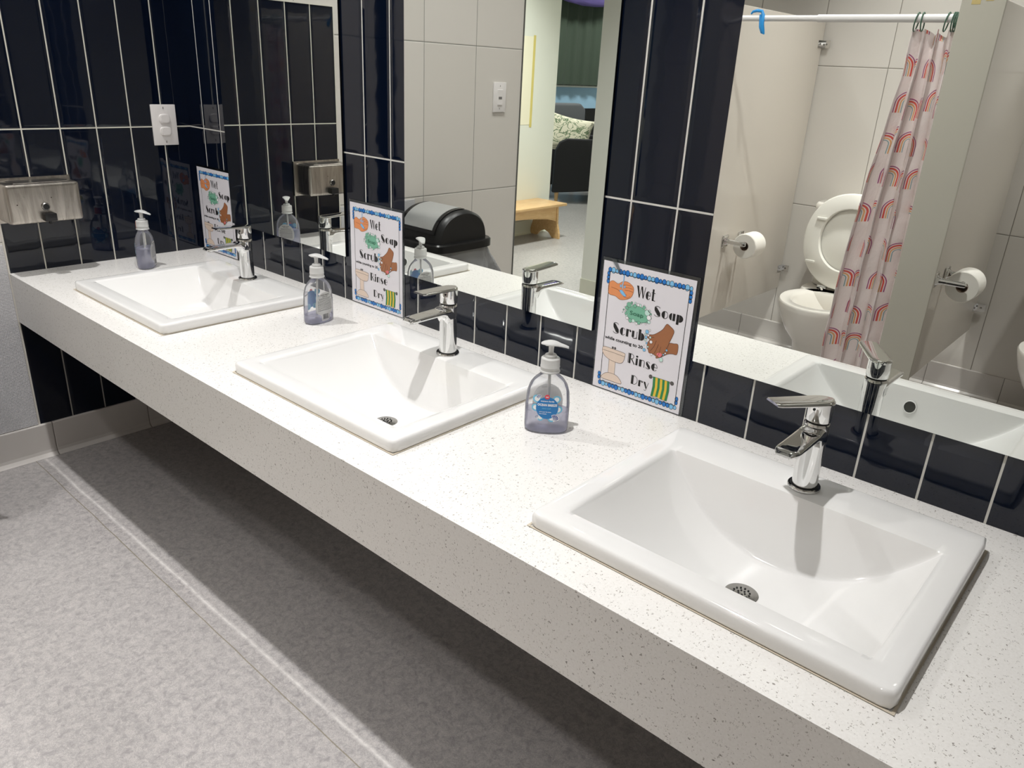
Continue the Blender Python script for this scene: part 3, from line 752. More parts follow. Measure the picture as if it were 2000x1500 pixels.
M_paper = plain('poster_paper', COLS['poster_white'], .3, coat=.25)
def make_poster(label, x0, lam):
    t = thing('hand_washing_poster', label, 'poster', (x0, -.0008, .0012))
    l0, l1, l2, l3 = lam
    bm = B(); box(bm, -l0, .218 + l1, -.0012, -.0004, -l2, .284 + l3, 0, .0003, 1); obj('laminate_sheet', bm, M_clear2, t)
    bm = B(); box(bm, 0.0, .218, -.0021, -.0013, .0022, .284, 0); obj('printed_sheet', bm, M_paper, t, smooth=False)
    for nm, lb, art in PP:
        cols = sorted({c for _, c, _ in art.items})
        o = obj(nm, art.mesh(lambda u, v, h: (u, -.00215 - h * .00005, v), cols), [ink(c) for c in cols], t, smooth=False)
        o['label'] = lb
    return t
p3 = make_poster('laminated hand-washing poster beside the nearest sink, largest and rightmost of the three', 1.7262, (.004, .007, .001, .007))
p2 = dup(p3, (.8680, -.0008, .0012), 0, 'laminated hand-washing poster behind the middle faucet, middle of the three')
p1 = dup(p3, (.0245, -.0008, .0012), 0, 'laminated hand-washing poster in the tiled corner, partly behind a mirror edge')
bm = B(); v = [bm.verts.new(p) for p in ((.018, -.004, .290), (.030, -.004, .2915), (.046, -.0038, .268), (.040, -.0038, .266))]; bm.faces.new(v)
r = bmesh.ops.extrude_face_region(bm, geom=bm.faces[:]); bmesh.ops.translate(bm, verts=[q for q in r['geom'] if isinstance(q, bmesh.types.BMVert)], vec=(0, .0002, 0))
obj('tape_piece', bm, M_clear2, p3, smooth=False)

# ------------------------------------------------------------------ soap bottles
BA, BBd = .0425, .0265     # half width, half depth
def bot_r(z):
    """scale of width and depth at height z"""
    pr = [(0, .94, .86), (.004, .985, .95), (.012, 1., 1.), (.055, 1., 1.), (.080, .95, .98), (.095, .84, .90), (.106, .66, .74), (.113, .46, .60), (.117, .36, .56), (.121, .335, .53), (.126, .335, .53)]
    for (z0, a0, b0), (z1, a1, b1) in zip(pr, pr[1:]):
        if z <= z1:
            t = (z - z0) / (z1 - z0); return a0 + (a1 - a0) * t, b0 + (b1 - b0) * t
    return pr[-1][1:]
def bot_y(x, z, side, off):
    a, b = bot_r(z); A, Bv = BA * a, BBd * b; e = 2.4
    u = min(abs(x) / A, .999); return side * (Bv * (1 - u ** e) ** (1 / e) + off)
def make_bottle(label, x, y, rz, fill, nozzle, collar_reflection=False):
    t = thing('soap_bottle', label, 'soap bottle', (x, y, .0006), rz)
    bm = B(); zs = [0, .004, .012] + [.012 + .043 * k / 6 for k in range(1, 7)] + [.055 + .066 * k / 16 for k in range(1, 17)] + [.126]
    ring_loft(bm, [supell(0, 0, z, BA * bot_r(z)[0], BBd * bot_r(z)[1], 2.4, 56) for z in zs], True, False); obj('bottle_body', bm, M_clear, t, angle=70)
    bm = B(); zz = [.0025, .006, .012] + [.012 + (fill - .012) * k / 5 for k in range(1, 6)]
    ring_loft(bm, [supell(0, 0, z, BA * bot_r(z)[0] - .0016, BBd * bot_r(z)[1] - .0016, 2.4, 56) for z in zz]); obj('liquid_soap', bm, M_liquid, t, angle=50)
    bm = B(); tube(bm, [(.0, 0, .120), (.002, 0, .07), (.008, 0, .006)], .0028, 12); obj('dip_tube', bm, M_frost, t)
    bm = B(); lathe(bm, [(.0150, .119), (.0195, .1205), (.0195, .1225), (.0180, .124), (.0182, .130), (.0188, .131), (.0182, .132), (.0178, .1465), (.0165, .148), (.012, .1482)], 40); cl = obj('collar', bm, M_frost, t)
    bm = B()
    for k in range(40):
        a = 2 * PI * k / 40; box(bm, .0176, .0186, -.0006, .0006, .133, .146); 
        for vv in bm.verts[-8:] if False else []: pass
    bm.free()
    bm = B(); lathe(bm, [(.0115, .148), (.0115, .1525), (.0100, .1545), (.0050, .155), (.0046, .162), (.0052, .170), (.007, .173)], 32)
    pm = obj('pump_stem', bm, M_frost, t)
    # pump head: teardrop disc with a beak
    bm = B(); rings = []
    n = 22
    for k in range(n + 1):
        s = k / n; xx = -.0195 + .052 * s
        wdt = .0135 * math.sqrt(max(1 - ((s - .36) / .36) ** 2, .03)) if s < .36 else .0135 * (1 - .68 * ((s - .36) / .64) ** 1.3)
        zt = .1765 + .0040 * math.sin(PI * min(s / .72, 1)) - (.0055 * max(0, (s - .5) / .5) ** 2); zb = .1715 + (.0015 if s < .15 else 0) - (.0045 * max(0, (s - .5) / .5) ** 2)
        rings.append([(xx, wdt * math.cos(2 * PI * i / 18), (zt + zb) / 2 + (zt - zb) / 2 * math.sin(2 * PI * i / 18)) for i in range(18)])
    ring_loft(bm, rings); hd = obj('pump_head', bm, M_frost, t, rot=(0, 0, nozzle))
    # front label (side -1) : round blue badge with shells
    a = Art(); cz = .056
    def disc(*k, **q): a.disc(*k, **q)
    for (dx, dz, r) in ((-.020, .016, .008), (.017, .017, .0075), (.021, -.004, .008), (-.022, -.002, .0075), (.010, -.021, .0085), (-.012, -.021, .007)):
        a.disc((dx, cz + dz), r, 'label_light', None, 0, 1, n=18); a.disc((dx, cz + dz), r * .62, 'label_white', None, 0, 2, n=14)
    a.disc((0, cz - .001), .0212, 'label_blue', None, 0, 3, ry=.0225, n=40)
    for (dx, dz, r, an) in ((-.016, .021, .0062, .4), (.0145, -.020, .0098, -.5), (-.0175, -.020, .0058, .6)):
        pts = [(dx, cz + dz)] ; fan = []
        for i in range(13):
            th = an + PI / 2 + (-1.1 + 2.2 * i / 12); fan.append((dx + r * math.cos(th), cz + dz - r * .5 + r * 1.15 * math.sin(th)))
        apex = (dx - r * .9 * math.cos(an + PI / 2) * .3, cz + dz - r * .9)
        a.poly([apex] + fan, 'label_white', 4); a.poly([(p[0] * .86 + dx * .14, p[1] * .86 + (cz + dz) * .14) for p in [apex] + fan], 'label_navy', 5)
        for i in range(1, 12, 2): a.stroke([apex, fan[i]], .0006, 'label_white', 6)
    a.disc((-.001, cz + .0215), .0048, 'red', None, 0, 7, n=22); put_text(a, 'GO', -.0037, cz + .0200, .0036, 'label_white', 8, .00012, .0056)
    put_text(a, 'western family', -.0130, cz + .0115, .0042, 'label_white', 5, .00008, .026)
    put_text(a, 'OCEAN BREEZE', -.0185, cz + .0030, .0062, 'label_white', 5, .00025, .037)
    put_text(a, 'HAND SOAP', -.0095, cz - .0035, .0046, 'label_light', 5, .0, .0165)
    put_text(a, 'savon pour les mains', -.0145, cz - .0100, .0030, 'label_white', 5, .00005, .0225)
    put_text(a, 'brise d\'océan', -.0145, cz - .0140, .0030, 'label_white', 5, .00005, .014)
    put_text(a, '236 mL', -.017, cz - .036, .0042, 'fine_print', 5, 0, .010)
    def sub(art):   # subdivide large polygons so they can bend round the bottle
        out = Art()
        for pts, col, ly in art.items: out.items.append((pts, col, ly))
        return out
    cols = sorted({c for _, c, _ in a.items})
    bm = a.mesh(lambda u, v, h: (u, h, v), cols)
    bmesh.ops.triangulate(bm, faces=bm.faces)
    for _ in range(3):
        es = [e for e in bm.edges if e.calc_length() > .004]
        if es: bmesh.ops.subdivide_edges(bm, edges=es, cuts=1, use_grid_fill=False); bmesh.ops.triangulate(bm, faces=bm.faces)
    for v in bm.verts: h = v.co.y; v.co.y = bot_y(v.co.x, v.co.z, -1, .0002 + h * .00006)
    o = obj('front_label', bm, [ink(c) for c in cols], t, smooth=False); o['label'] = 'blue round front label with white lettering and shells'
    # back label (side +1)
    a = Art()
    a.shape(smoothp([(-.012, .008), (-.0135, .022), (-.027, .032), (-.029, .055), (-.022, .074), (-.008, .083), (.008, .083), (.022, .074), (.029, .055), (.027, .032), (.0135, .022), (.012, .008)], 3), 'back_label', None, 0, 1)
    put_text(a, 'OCEAN BREEZE', -.014, .0755, .004, 'black', 2, .0001, .028); put_text(a, 'HAND SOAP', -.009, .0712, .003, 'black', 2, .0001, .018)
    for k in range(11):
        zz_ = .067 - k * .0031; hwid = .023 if k > 1 else .019
        xx = -hwid
        while xx < hwid - .002:
            L_ = rnd.uniform(.002, .005); a.poly([(xx, zz_), (min(xx + L_, hwid), zz_), (min(xx + L_, hwid), zz_ + .0013), (xx, zz_ + .0013)], 'fine_print' if k % 5 else 'black', 2); xx += L_ + .001
    xx = -.009
    while xx < .009:
        L_ = rnd.choice((.0005, .0008, .0012)); a.poly([(xx, .013), (xx + L_, .013), (xx + L_, .026), (xx, .026)], 'black', 2); xx += L_ + rnd.choice((.0005, .0009))
    cols = sorted({c for _, c, _ in a.items})
    bm = a.mesh(lambda u, v, h: (-u, h, v), cols); bmesh.ops.triangulate(bm, faces=bm.faces)
    for _ in range(3):
        es = [e for e in bm.edges if e.calc_length() > .004]
        if es: bmesh.ops.subdivide_edges(bm, edges=es, cuts=1, use_grid_fill=False); bmesh.ops.triangulate(bm, faces=bm.faces)
    for v in bm.verts: h = v.co.y; v.co.y = bot_y(v.co.x, v.co.z, 1, .0002 + h * .00006)
    o = obj('back_label', bm, [ink(c) for c in cols], t, smooth=False); o['label'] = 'grey-white back label with fine print and a barcode'
    if collar_reflection:  # orange reflection on the collar, put in as a coloured strip
        bm = B(); pr = []
        for z in (.124, .1455):
            pr.append([(.0187 * math.cos(a_), .0187 * math.sin(a_), z) for a_ in [math.radians(225 + 12 * i) for i in range(7)]])
        ring_loft(bm, pr, False, False, closed=False); obj('orange_reflection', bm, plain('orange_reflection', (226, 110, 60), .5), cl)
    return t
# front faces local -y; rotation brings it round
make_bottle('clear pump soap bottle with its blue round label facing out, beside the nearest sink', 1.796, -.253, math.atan2(.61, .79), .043, 0.02)
make_bottle('clear pump soap bottle showing its barcode back label, between two sinks', .962, -.186, math.radians(-82), .022, math.radians(82 + 28))
make_bottle('clear pump soap bottle seen edge-on near the navy end wall', .155, -.268, math.radians(-38), .062, math.radians(38 + 30), True)

# ------------------------------------------------------------------ toilet stalls
M_part = plain('warm_grey_laminate_partition', (212, 205, 195), .16)
M_pil = plain('grey_laminate_pilaster', (188, 183, 171), .25)
PX = [1.1165, 2.0035]
def partition(x, label):
    t = thing('stall_partition', label, 'partition', (x, -2.0, FZ))
    bm = B(); box(bm, -.0065, .0065, -.483, .495, .292, 1.525, 0, .001, 1); obj('panel', bm, M_part, t, smooth=False)
    for z in (.397, 1.43):
        bm = B(); box(bm, .0067, .0082, -.478, -.435, z - .016, z + .016); box(bm, .0067, .045, -.4795, -.478, z - .016, z + .016)
        br = obj('wall_bracket', bm, M_chrome, t, smooth=False)
        for (px, py, rx) in ((.0082, -.455, (0, PI / 2, 0)), (.028, -.478, (PI / 2, 0, PI))):
            bm = B(); lathe(bm, [(.0045, 0), (.004, .002), (.001, .003)], 14); obj('bolt', bm, M_chrome_d, br, loc=(px, py, z), rot=rx)
    return t
partition(PX[0], 'warm grey stall partition to the left of the rainbow curtain')
partition(PX[1], 'warm grey stall partition behind the grey pilaster, right of the rainbow curtain')
def pilaster(x0, x1, label):
    t = thing('stall_pilaster', label, 'stall post', ((x0 + x1) / 2, -1.494, FZ)); w2 = (x1 - x0) / 2
    bm = B(); box(bm, -w2, w2, -.006, .006, .0005, 2.6, 0, .001, 1); obj('panel', bm, M_pil, t, smooth=False)
    bm = B(); box(bm, -w2 - .002, w2 + .002, -.009, .009, 0.0, .07, 0, .001, 1); obj('shoe', bm, M_chrome_d, t, smooth=False)
    return t
pilaster(1.004, 1.124, 'grey stall pilaster at the left side of the curtained stall')
t = pilaster(1.9145, 2.0335, 'grey stall pilaster with tape scraps at the right of the rainbow curtain')
M_tape = plain('masking_tape', (196, 176, 120), .6)
for (a0, a1, b0, b1) in ((-.032, -.008, 1.503, 1.53), (.005, .026, 1.512, 1.53)):
    bm = B(); box(bm, a0, a1, .0062, .0066, b0, b1); obj('tape_scrap', bm, M_tape, t, smooth=False)
# next curtain rail seen high over the second stall is the partition top; tension rod of the first stall
RZ = .853
t = thing('shower_curtain_rod', 'white tension rod carrying the rainbow curtain across the stall front', 'curtain rod', (1.56, -1.53, RZ))
bm = B(); tube(bm, [(-.434, 0, 0), (-.08, 0, 0)], .0098, 20); obj('inner_tube', bm, M_white, t)
bm = B(); tube(bm, [(-.09, 0, 0), (.434, 0, 0)], .0122, 20); obj('outer_tube', bm, M_white, t)
for sx in (-.4345, .4300):
    bm = B(); tube(bm, [(sx, 0, 0), (sx + .004 * (1 if sx < 0 else 1), 0, 0)], .018, 20); obj('end_cap', bm, M_white, t)

def curtain_mat():
    m, nt, b = mat('rainbow_print_vinyl'); n = N(nt); uv = n.coord('UV'); u, v, _ = n.sep(uv)
    CW, CH = .112, .118
    row = n.m('FLOOR', n.m('DIVIDE', v, CH)); uo = n.m('ADD', u, n.m('MULTIPLY', row, CW * .5))
    wnz = n.node('ShaderNodeCombineXYZ'); n.link(row, wnz.inputs[1]); n.link(n.m('FLOOR', n.m('DIVIDE', uo, CW)), wnz.inputs[0])
    wn = n.node('ShaderNodeTexWhiteNoise'); n.link(wnz.outputs[0], wn.inputs['Vector']); rx, ry, rz = n.sep(wn.outputs['Color'])
    lx = n.m('SUBTRACT', n.m('MULTIPLY', n.m('FRACT', n.m('DIVIDE', uo, CW)), CW), CW / 2)
    lx = n.m('ADD', lx, n.m('MULTIPLY', n.m('SUBTRACT', rx, .5), .030))
    lz = n.m('SUBTRACT', n.m('MULTIPLY', n.m('FRACT', n.m('DIVIDE', v, CH)), CH), CH * .50)
    lz = n.m('ADD', lz, n.m('MULTIPLY', n.m('SUBTRACT', ry, .5), .034))
    up = n.m('MAXIMUM', lz, 0.0)
    r = n.m('SQRT', n.m('ADD', n.m('MULTIPLY', lx, lx), n.m('MULTIPLY', n.m('MULTIPLY', up, up), .8)))
    ok = n.m('GREATER_THAN', lz, -.030)
    bands = [(.0115, .0138, (130, 168, 172)), (.0165, .0203, (226, 176, 122)), (.0230, .0280, (218, 96, 86)), (.0308, .0338, (160, 88, 132))]
    c = S((236, 226, 224))
    col = None
    for a, d, cc in bands:
        k = n.m('MULTIPLY', n.m('MULTIPLY', n.m('GREATER_THAN', r, a), n.m('LESS_THAN', r, d)), ok)
        col = n.mix(k, c if col is None else col, S(cc))
    n.link(col, b.inputs['Base Color']); b.inputs['Roughness'].default_value = .2
    nz = n.noise(n.coord(), 28, 3)[0]; n.link(n.bump(nz, .5, .006), b.inputs['Normal'])
    out = nt.nodes['Material Output']; tl = n.node('ShaderNodeBsdfTranslucent'); n.link(col, tl.inputs[0])
    mx = n.node('ShaderNodeMixShader'); mx.inputs[0].default_value = .25; n.link(b.outputs[0], mx.inputs[1]); n.link(tl.outputs[0], mx.inputs[2]); n.link(mx.outputs[0], out.inputs[0])
    return m
def make_curtain():
    t = thing('shower_curtain', 'translucent white curtain printed with rainbows, bunched at the right of the stall', 'curtain', (1.85, -1.53, RZ))
    bm = B(); uvl = bm.loops.layers.uv.new('UVMap')
    NU, NV = 150, 90; H = 1.33; top = -.030
    left = [(.0, 1.775), (.14, 1.773), (.30, 1.756), (.50, 1.733), (.66, 1.722), (.73, 1.714), (1.0, 1.704), (1.35, 1.700)]
    def lx(d):
        for (a, xa), (b_, xb) in zip(left, left[1:]):
            if d <= b_: return xa + (xb - xa) * (d - a) / (b_ - a)
        return left[-1][1]
    L = 1.1; g = []
    for j in range(NV + 1):
        d = H * j / NV; x0 = lx(d); x1 = 1.908 + .035 * min(d / .8, 1); rowv = []
        for i in range(NU + 1):
            s = i / NU; k = min(d / .5, 1)
            ph = s * 2 * PI * 3.6 + .35 * math.sin(2.2 * d + s * 3)
            x = x0 + (x1 - x0) * (s + .045 * math.sin(2 * ph))
            y = (.026 + .012 * k) * math.sin(ph) + .007 * math.sin(2.3 * ph + 1.3 + 2 * d) + .004 * math.sin(31 * d + 9 * s)
            z = top - d
            if j < 4: z -= .022 * (0.5 + .5 * math.cos(s * 2 * PI * 4.2)) * (1 - j / 4) * (1 if .3 < s < .72 else .25)
            rowv.append(bm.verts.new((x - 1.85, y - .024, z)))
        g.append(rowv)
    for j in range(NV):
        for i in range(NU):
            f = bm.faces.new((g[j][i], g[j][i + 1], g[j + 1][i + 1], g[j + 1][i]))
            for l, (a, b_) in zip(f.loops, ((j, i), (j, i + 1), (j + 1, i + 1), (j + 1, i))): l[uvl].uv = (b_ / NU * .62, 3 - a / NV * H)
    bmesh.ops.recalc_face_normals(bm, faces=bm.faces)
    obj('curtain_sheet', bm, curtain_mat(), t, angle=180)
    M_ring = plain('green_plastic_ring', (70, 100, 84), .3)
    for x, tl in ((-.062, .25), (-.044, -.1), (.026, .3), (.044, .05), (.050, 0.), (.056, 0.)):
        bm = B(); pts = []
        for k in range(25):
            a = 2 * PI * k / 24 + .4; pts.append((x + .012 * tl * math.sin(a), .0185 * math.cos(a), -.010 + .027 * math.sin(a)))
        tube(bm, pts, .0021, 8); obj('curtain_ring', bm, M_ring, t)
    return t
make_curtain()
# blue clip on the rod
bm = B(); pts = [(-.035, 0, .014), (-.028, .002, .021), (-.012, .002, .0245), (.006, .002, .022), (.012, .002, .010), (.014, .006, -.006), (.016, .007, -.022), (.022, .008, -.040), (.026, .006, -.050), (.018, .004, -.046), (.010, .004, -.028), (.006, .002, -.014), (.001, .002, .012)]
tube(bm, pts, [.003, .0045, .0055, .0055, .006, .0065, .007, .0065, .004, .005, .006, .005, .003], 10)
solo('hanging_clip', bm, plain('blue_plastic', (50, 150, 220), .3), 'blue plastic clip hooked over the white curtain rod', 'clip', loc=(1.262, -1.524, RZ))

# toilets
def make_toilet(label, x):
    t = thing('toilet', label, 'toilet', (x, -2.08, FZ))
    RH = .385
    def ov(z, a, b0, b1, dy=0): # egg ring; b0 toward front (+y), b1 toward rear
        o = []
        for i in range(56):
            th = 2 * PI * i / 56; c, s = math.cos(th), math.sin(th)
            o.append((a * c, dy + (b0 if s > 0 else b1) * s, z))
        return o
    bm = B()
    outer = [(0.0, .105, .13, .25, -.03), (.05, .105, .13, .25, -.03), (.12, .098, .115, .24, -.03), (.19, .108, .13, .22, -.02), (.25, .140, .175, .20, 0), (.31, .168, .205, .20, 0), (.355, .180, .222, .20, 0), (RH - .006, .184, .228, .202, 0), (RH, .180, .224, .198, 0)]
    inner = [(RH, .140, .182, .150, 0), (RH - .012, .128, .168, .140, 0), (RH - .06, .105, .14, .115, 0), (RH - .14, .07, .09, .08, 0), (RH - .17, .03, .04, .04, 0)]
    ring_loft(bm, [ov(z, a, b0, b1, dy) for z, a, b0, b1, dy in outer + inner]); obj('bowl', bm, M_toilet, t, angle=50)
    bm = B(); ring_loft(bm, [supell(0, -.235, z, a, b, 4, 40) for z, a, b in ((.0, .09, .13), (.2, .10, .13), (.33, .17, .13), (RH - .01, .18, .13), (RH, .175, .125))]); obj('rear_deck', bm, M_toilet, t, angle=50)
    bm = B(); lathe(bm, [(.082, RH - .135), (.082, RH - .133)], 40); wt = obj('water', bm, plain('still_water', (150, 140, 126), .02), t); wt.scale = (.9, 1.1, 1); 
    bm = B(); ring_loft(bm, [supell(0, -.310, z, a, b, 5, 48) for z, a, b in ((RH, .150, .080), (RH + .01, .165, .086), (RH + .34, .195, .090), (RH + .345, .195, .090))]); tk = obj('tank', bm, M_toilet, t, angle=50)
    bm = B(); ring_loft(bm, [supell(0, -.308, z, a, b, 5, 48) for z, a, b in ((RH + .345, .184, .092), (RH + .350, .212, .096), (RH + .368, .212, .096), (RH + .378, .204, .088))]); obj('tank_lid', bm, M_toilet, tk, angle=50)
    bm = B(); tube(bm, [(.14, -.205, RH + .29), (.14, -.19, RH + .29), (.08, -.186, RH + .285)], .006, 10); obj('flush_lever', bm, M_chrome, tk)
    # raised lid and seat ring, hinged at the rear of the bowl
    def egg(k, n=60, w_=.200, l0=.0, l1=.425):
        o = []
        for i in range(n):
            th = 2 * PI * i / n; c, s = math.cos(th), math.sin(th); cy = (l0 + l1) / 2; hl = (l1 - l0) / 2
            ww = w_ * (1 - .10 * max(-s, 0) ** 2)
            o.append((ww * math.copysign(abs(c) ** .88, c) * k[0], cy + hl * math.copysign(abs(s) ** .92, s) * k[1] + k[2], 0))
        return o
    hinge = (0, -.158, RH + .018); lean = math.radians(94)
    def raised(pts, off):    # plane coordinates -> standing up
        o = []
        for x_, y_, _ in pts:
            o.append((x_, hinge[1] + y_ * math.cos(lean) + off * math.sin(lean), hinge[2] + y_ * math.sin(lean) - off * math.cos(lean)))
        return o
    bm = B(); ring_loft(bm, [raised(egg((.97, .98, 0)), -.014), raised(egg((1.0, 1.0, 0)), -.012), raised(egg((1.0, 1.0, 0)), -.006), raised(egg((.98, .985, 0)), -.003)]); obj('seat_lid', bm, M_seat, t, angle=50)
    bm = B()
    O1, O2, O3 = raised(egg((1, 1, 0)), .0), raised(egg((1.0, 1.0, 0)), .014), raised(egg((.96, .97, 0)), .020)
    I1, I2, I3 = raised(egg((.66, .66, .008)), .018), raised(egg((.64, .64, .008)), .012), raised(egg((.64, .64, .008)), .0)
    ring_loft(bm, [O1, O2, O3, I1, I2, I3, O1], False, False); bmesh.ops.remove_doubles(bm, verts=bm.verts, dist=1e-6); st = obj('seat_ring', bm, M_seat, t, angle=50)
    for (x_, y_) in ((-.135, .30), (.135, .30), (-.148, .105), (.148, .105)):
        bm = B(); c = raised([(x_, y_, 0)], .021)[0]; box(bm, c[0] - .022, c[0] + .022, c[1] - .005, c[1] + .006, c[2] - .006, c[2] + .006, 0, .003, 2); obj('bumper', bm, M_seat, st)
    for sx in (-.075, .075):
        bm = B(); tube(bm, [(sx - .02, hinge[1], RH + .016), (sx + .02, hinge[1], RH + .016)], .011, 16); tube(bm, [(sx, hinge[1], RH), (sx, hinge[1], RH + .018)], .012, 16); obj('hinge', bm, M_chrome, t)
    return t
make_toilet('white toilet with raised seat seen beside the rainbow curtain', 1.500)
make_toilet('white toilet in the second stall, at the far right edge of the mirror view', 2.435)

# toilet roll holders
def roll_holder(x, y0, y1, z, lab_h, lab_r):
    t = thing('toilet_roll_holder', lab_h, 'toilet roll holder', (x, (y0 + y1) / 2, z))
    yy = (y1 - y0) / 2
    for s in (-1, 1):
        bm = B(); box(bm, .0005, .008, s * yy - .024, s * yy + .024, -.026, .026, 0, .004, 3)
        ar = obj('mounting_plate', bm, M_chrome, t)
        bm = B(); rings = []
        for k, (xx, a, b_) in enumerate(((.007, .018, .018), (.016, .009, .012), (.03, .007, .010), (.094, .006, .0095), (.098, .0055, .008))): rings.append([(xx, s * yy + p, q) for p, q, _ in supell(0, 0, 0, a, b_, 5, 24)])
        ring_loft(bm, rings); obj('arm', bm, M_chrome, ar)
    bm = B(); tube(bm, [(.084, -yy, 0), (.084, yy, 0)], .006, 14); obj('spindle', bm, M_chrome, t)
    r = thing('toilet_roll', lab_r, 'toilet roll', (x + .084, (y0 + y1) / 2, z - .012))
    bm = B(); R0, R1, w2 = .053, .019, .050
    def cc(rr_, y): return [(rr_ * math.cos(2 * PI * i / 48), y, rr_ * math.sin(2 * PI * i / 48)) for i in range(48)]
    ring_loft(bm, [cc(R1, -w2), cc(R0 - .003, -w2), cc(R0, -w2 + .003), cc(R0, w2 - .003), cc(R0 - .003, w2), cc(R1, w2), cc(R1, -w2)], False, False)
    bmesh.ops.remove_doubles(bm, verts=bm.verts, dist=1e-6); obj('paper', bm, plain('tissue_paper', (232, 228, 220), .9), r)
    bm = B(); ring_loft(bm, [cc(R1 - .0005, -w2 - .0005), cc(R1 - .0005, w2 + .0005), cc(R1 - .002, w2 + .0005), cc(R1 - .002, -w2 - .0005), cc(R1 - .0005, -w2 - .0005)], False, False)
    bmesh.ops.remove_doubles(bm, verts=bm.verts, dist=1e-6); obj('cardboard_core', bm, plain('cardboard', (120, 100, 84), .8), r)
    return t
roll_holder(PX[0] + .0065, -1.945, -1.800, .000, 'chrome toilet roll holder on the partition left of the first toilet', 'white toilet roll on the holder left of the first toilet')
roll_holder(PX[1] + .0065, -1.745, -1.60, .045, 'chrome toilet roll holder on the partition right of the rainbow curtain', 'white toilet roll right of the grey pilaster')

# ------------------------------------------------------------------ swing-top bin
def make_bin():
    t = thing('swing_top_bin', 'black swing-top bin with a brushed metal flap against the grey tiled wall', 'bin', (.185, -1.020, FZ))
    A, D_, LZ = .160, .180, .556        # half size in x, in y, lip height
    bm = B(); ring_loft(bm, [supell(0, 0, z, a, b, 5, 48) for z, a, b in ((0.001, .115, .135), (.01, .12, .14), (LZ - .01, A - .018, D_ - .018))]); obj('body', bm, M_black, t)
    bm = B(); ring_loft(bm, [supell(0, 0, z, a, b, 5, 64) for z, a, b in ((LZ - .022, A - .012, D_ - .012), (LZ - .020, A, D_), (LZ + .008, A, D_), (LZ + .014, A - .005, D_ - .005), (LZ + .014, A - .024, D_ - .024))], True, True); obj('rim', bm, M_blackgl, t)
    # hood: arch running along x, end faces toward the room
    bm = B(); n = 30
    def arch(x, r, h): return [(x, r * math.cos(PI * k / n), LZ + .012 + h * math.sin(PI * k / n) ** .80) for k in range(n + 1)]
    ring_loft(bm, [arch(-.135, .138, .122), arch(-.130, .147, .130), arch(.095, .147, .130), arch(.118, .143, .127), arch(.130, .132, .116)], True, True); obj('hood', bm, M_black, t, angle=40)
    # flap recess frame + metal flap following the arch on the mirror side
    def strip(x0, x1, a0, a1, lift, name, m, k0=1.):
        bm = B(); L = []
        for k in range(19):
            a = a0 + (a1 - a0) * k / 18; q = k / 18
            sh = .0
            r, h = .147 + lift, .130 + lift
            xx0, xx1 = x0, x1
            if k0 != 1.: # rounded lower corners
                pass
            L.append([(xx, r * math.cos(a), LZ + .012 + h * math.sin(a) ** .80) for xx in (xx0, xx0 + .004, xx1 - .004, xx1)])
        ring_loft(bm, L, False, False, closed=False)
        r2 = bmesh.ops.extrude_face_region(bm, geom=bm.faces[:])
        for v in r2['geom']:
            if isinstance(v, bmesh.types.BMVert): v.co.y *= .985; v.co.z -= .002
        return obj(name, bm, m, t, angle=40)
    strip(-.118, .102, math.radians(12), math.radians(100), .0035, 'flap_frame', M_blackgl)
    strip(-.100, .084, math.radians(19), math.radians(96), .0055, 'metal_flap', plain('brushed_aluminium', (200, 202, 202), .42, .75))
    # liner folded over the rim and hanging out
    bm = B(); rg = random.Random(5); n = 72; rings = []
    for k, (z, e) in enumerate(((LZ - .018, .004), (LZ - .06, .010), (LZ - .10, .02), (LZ - .15, .030), (LZ - .20, .034), (LZ - .25, .040))):
        ring = []
        for i in range(n):
            th = 2 * PI * i / n; c, s = math.cos(th), math.sin(th)
            wv = .007 * k * math.sin(9 * th + k) * .6 + .004 * k * math.sin(23 * th + 2 * k)
            pull = (.055 * k / 5 * max(0, math.cos(th + 1.15)) ** 2)
            a, b_ = A - .014 + e * .6 + wv + pull, D_ - .014 + e * .6 + wv + pull
            a = min(a, .175) if c < 0 else a
            ring.append((a * math.copysign(abs(c) ** .45, c), b_ * math.copysign(abs(s) ** .45, s), z + .018 * k / 5 * math.sin(5 * th) ))
        rings.append(ring)
    ring_loft(bm, rings, False, False); obj('clear_liner', bm, M_bag, t, angle=180)
    return t
make_bin()

# ------------------------------------------------------------------ beyond the passage
def wood():
    m, nt, b = mat('birch_plywood'); n = N(nt); co = n.coord(); mp = n.node('ShaderNodeMapping'); n.link(co, mp.inputs[0]); mp.inputs['Scale'].default_value = (9, 1.2, 9)
    nz = n.noise(mp.outputs[0], 6, 4, .6, .6)[0]; n.link(n.ramp(nz, [(.3, S((206, 164, 112))), (.7, S((226, 190, 140)))]), b.inputs['Base Color']); b.inputs['Roughness'].default_value = .35; return m
M_wood = wood()
t = thing('wooden_bench', 'low birch bench standing along the white corridor wall', 'bench', (-1.345, -3.2, FZ))
bm = B(); box(bm, -.155, .155, -.51, .75, .262, .282, 0, .003, 2); obj('bench_seat', bm, M_wood, t)
def leg(y):
    bm = B(); pr = [(-.15, .0), (-.08, .0), (-.05, .035), (0, .055), (.05, .035), (.08, 0), (.15, 0), (.148, .04), (.125, .12), (.118, .26), (-.118, .26), (-.125, .12), (-.148, .04)]
    ring_loft(bm, [[(a, y - .01, b + .001) for a, b in pr], [(a, y + .01, b + .001) for a, b in pr]]); return obj('bench_leg', bm, M_wood, t, smooth=False)
leg(-.44); leg(.66)
bm = B(); pr = [(-.43, .26), (.65, .26), (.65, .14)] + [(.55 - .88 * k / 12, .165 + .03 * math.sin(PI * k / 12)) for k in range(13)] + [(-.43, .14)]
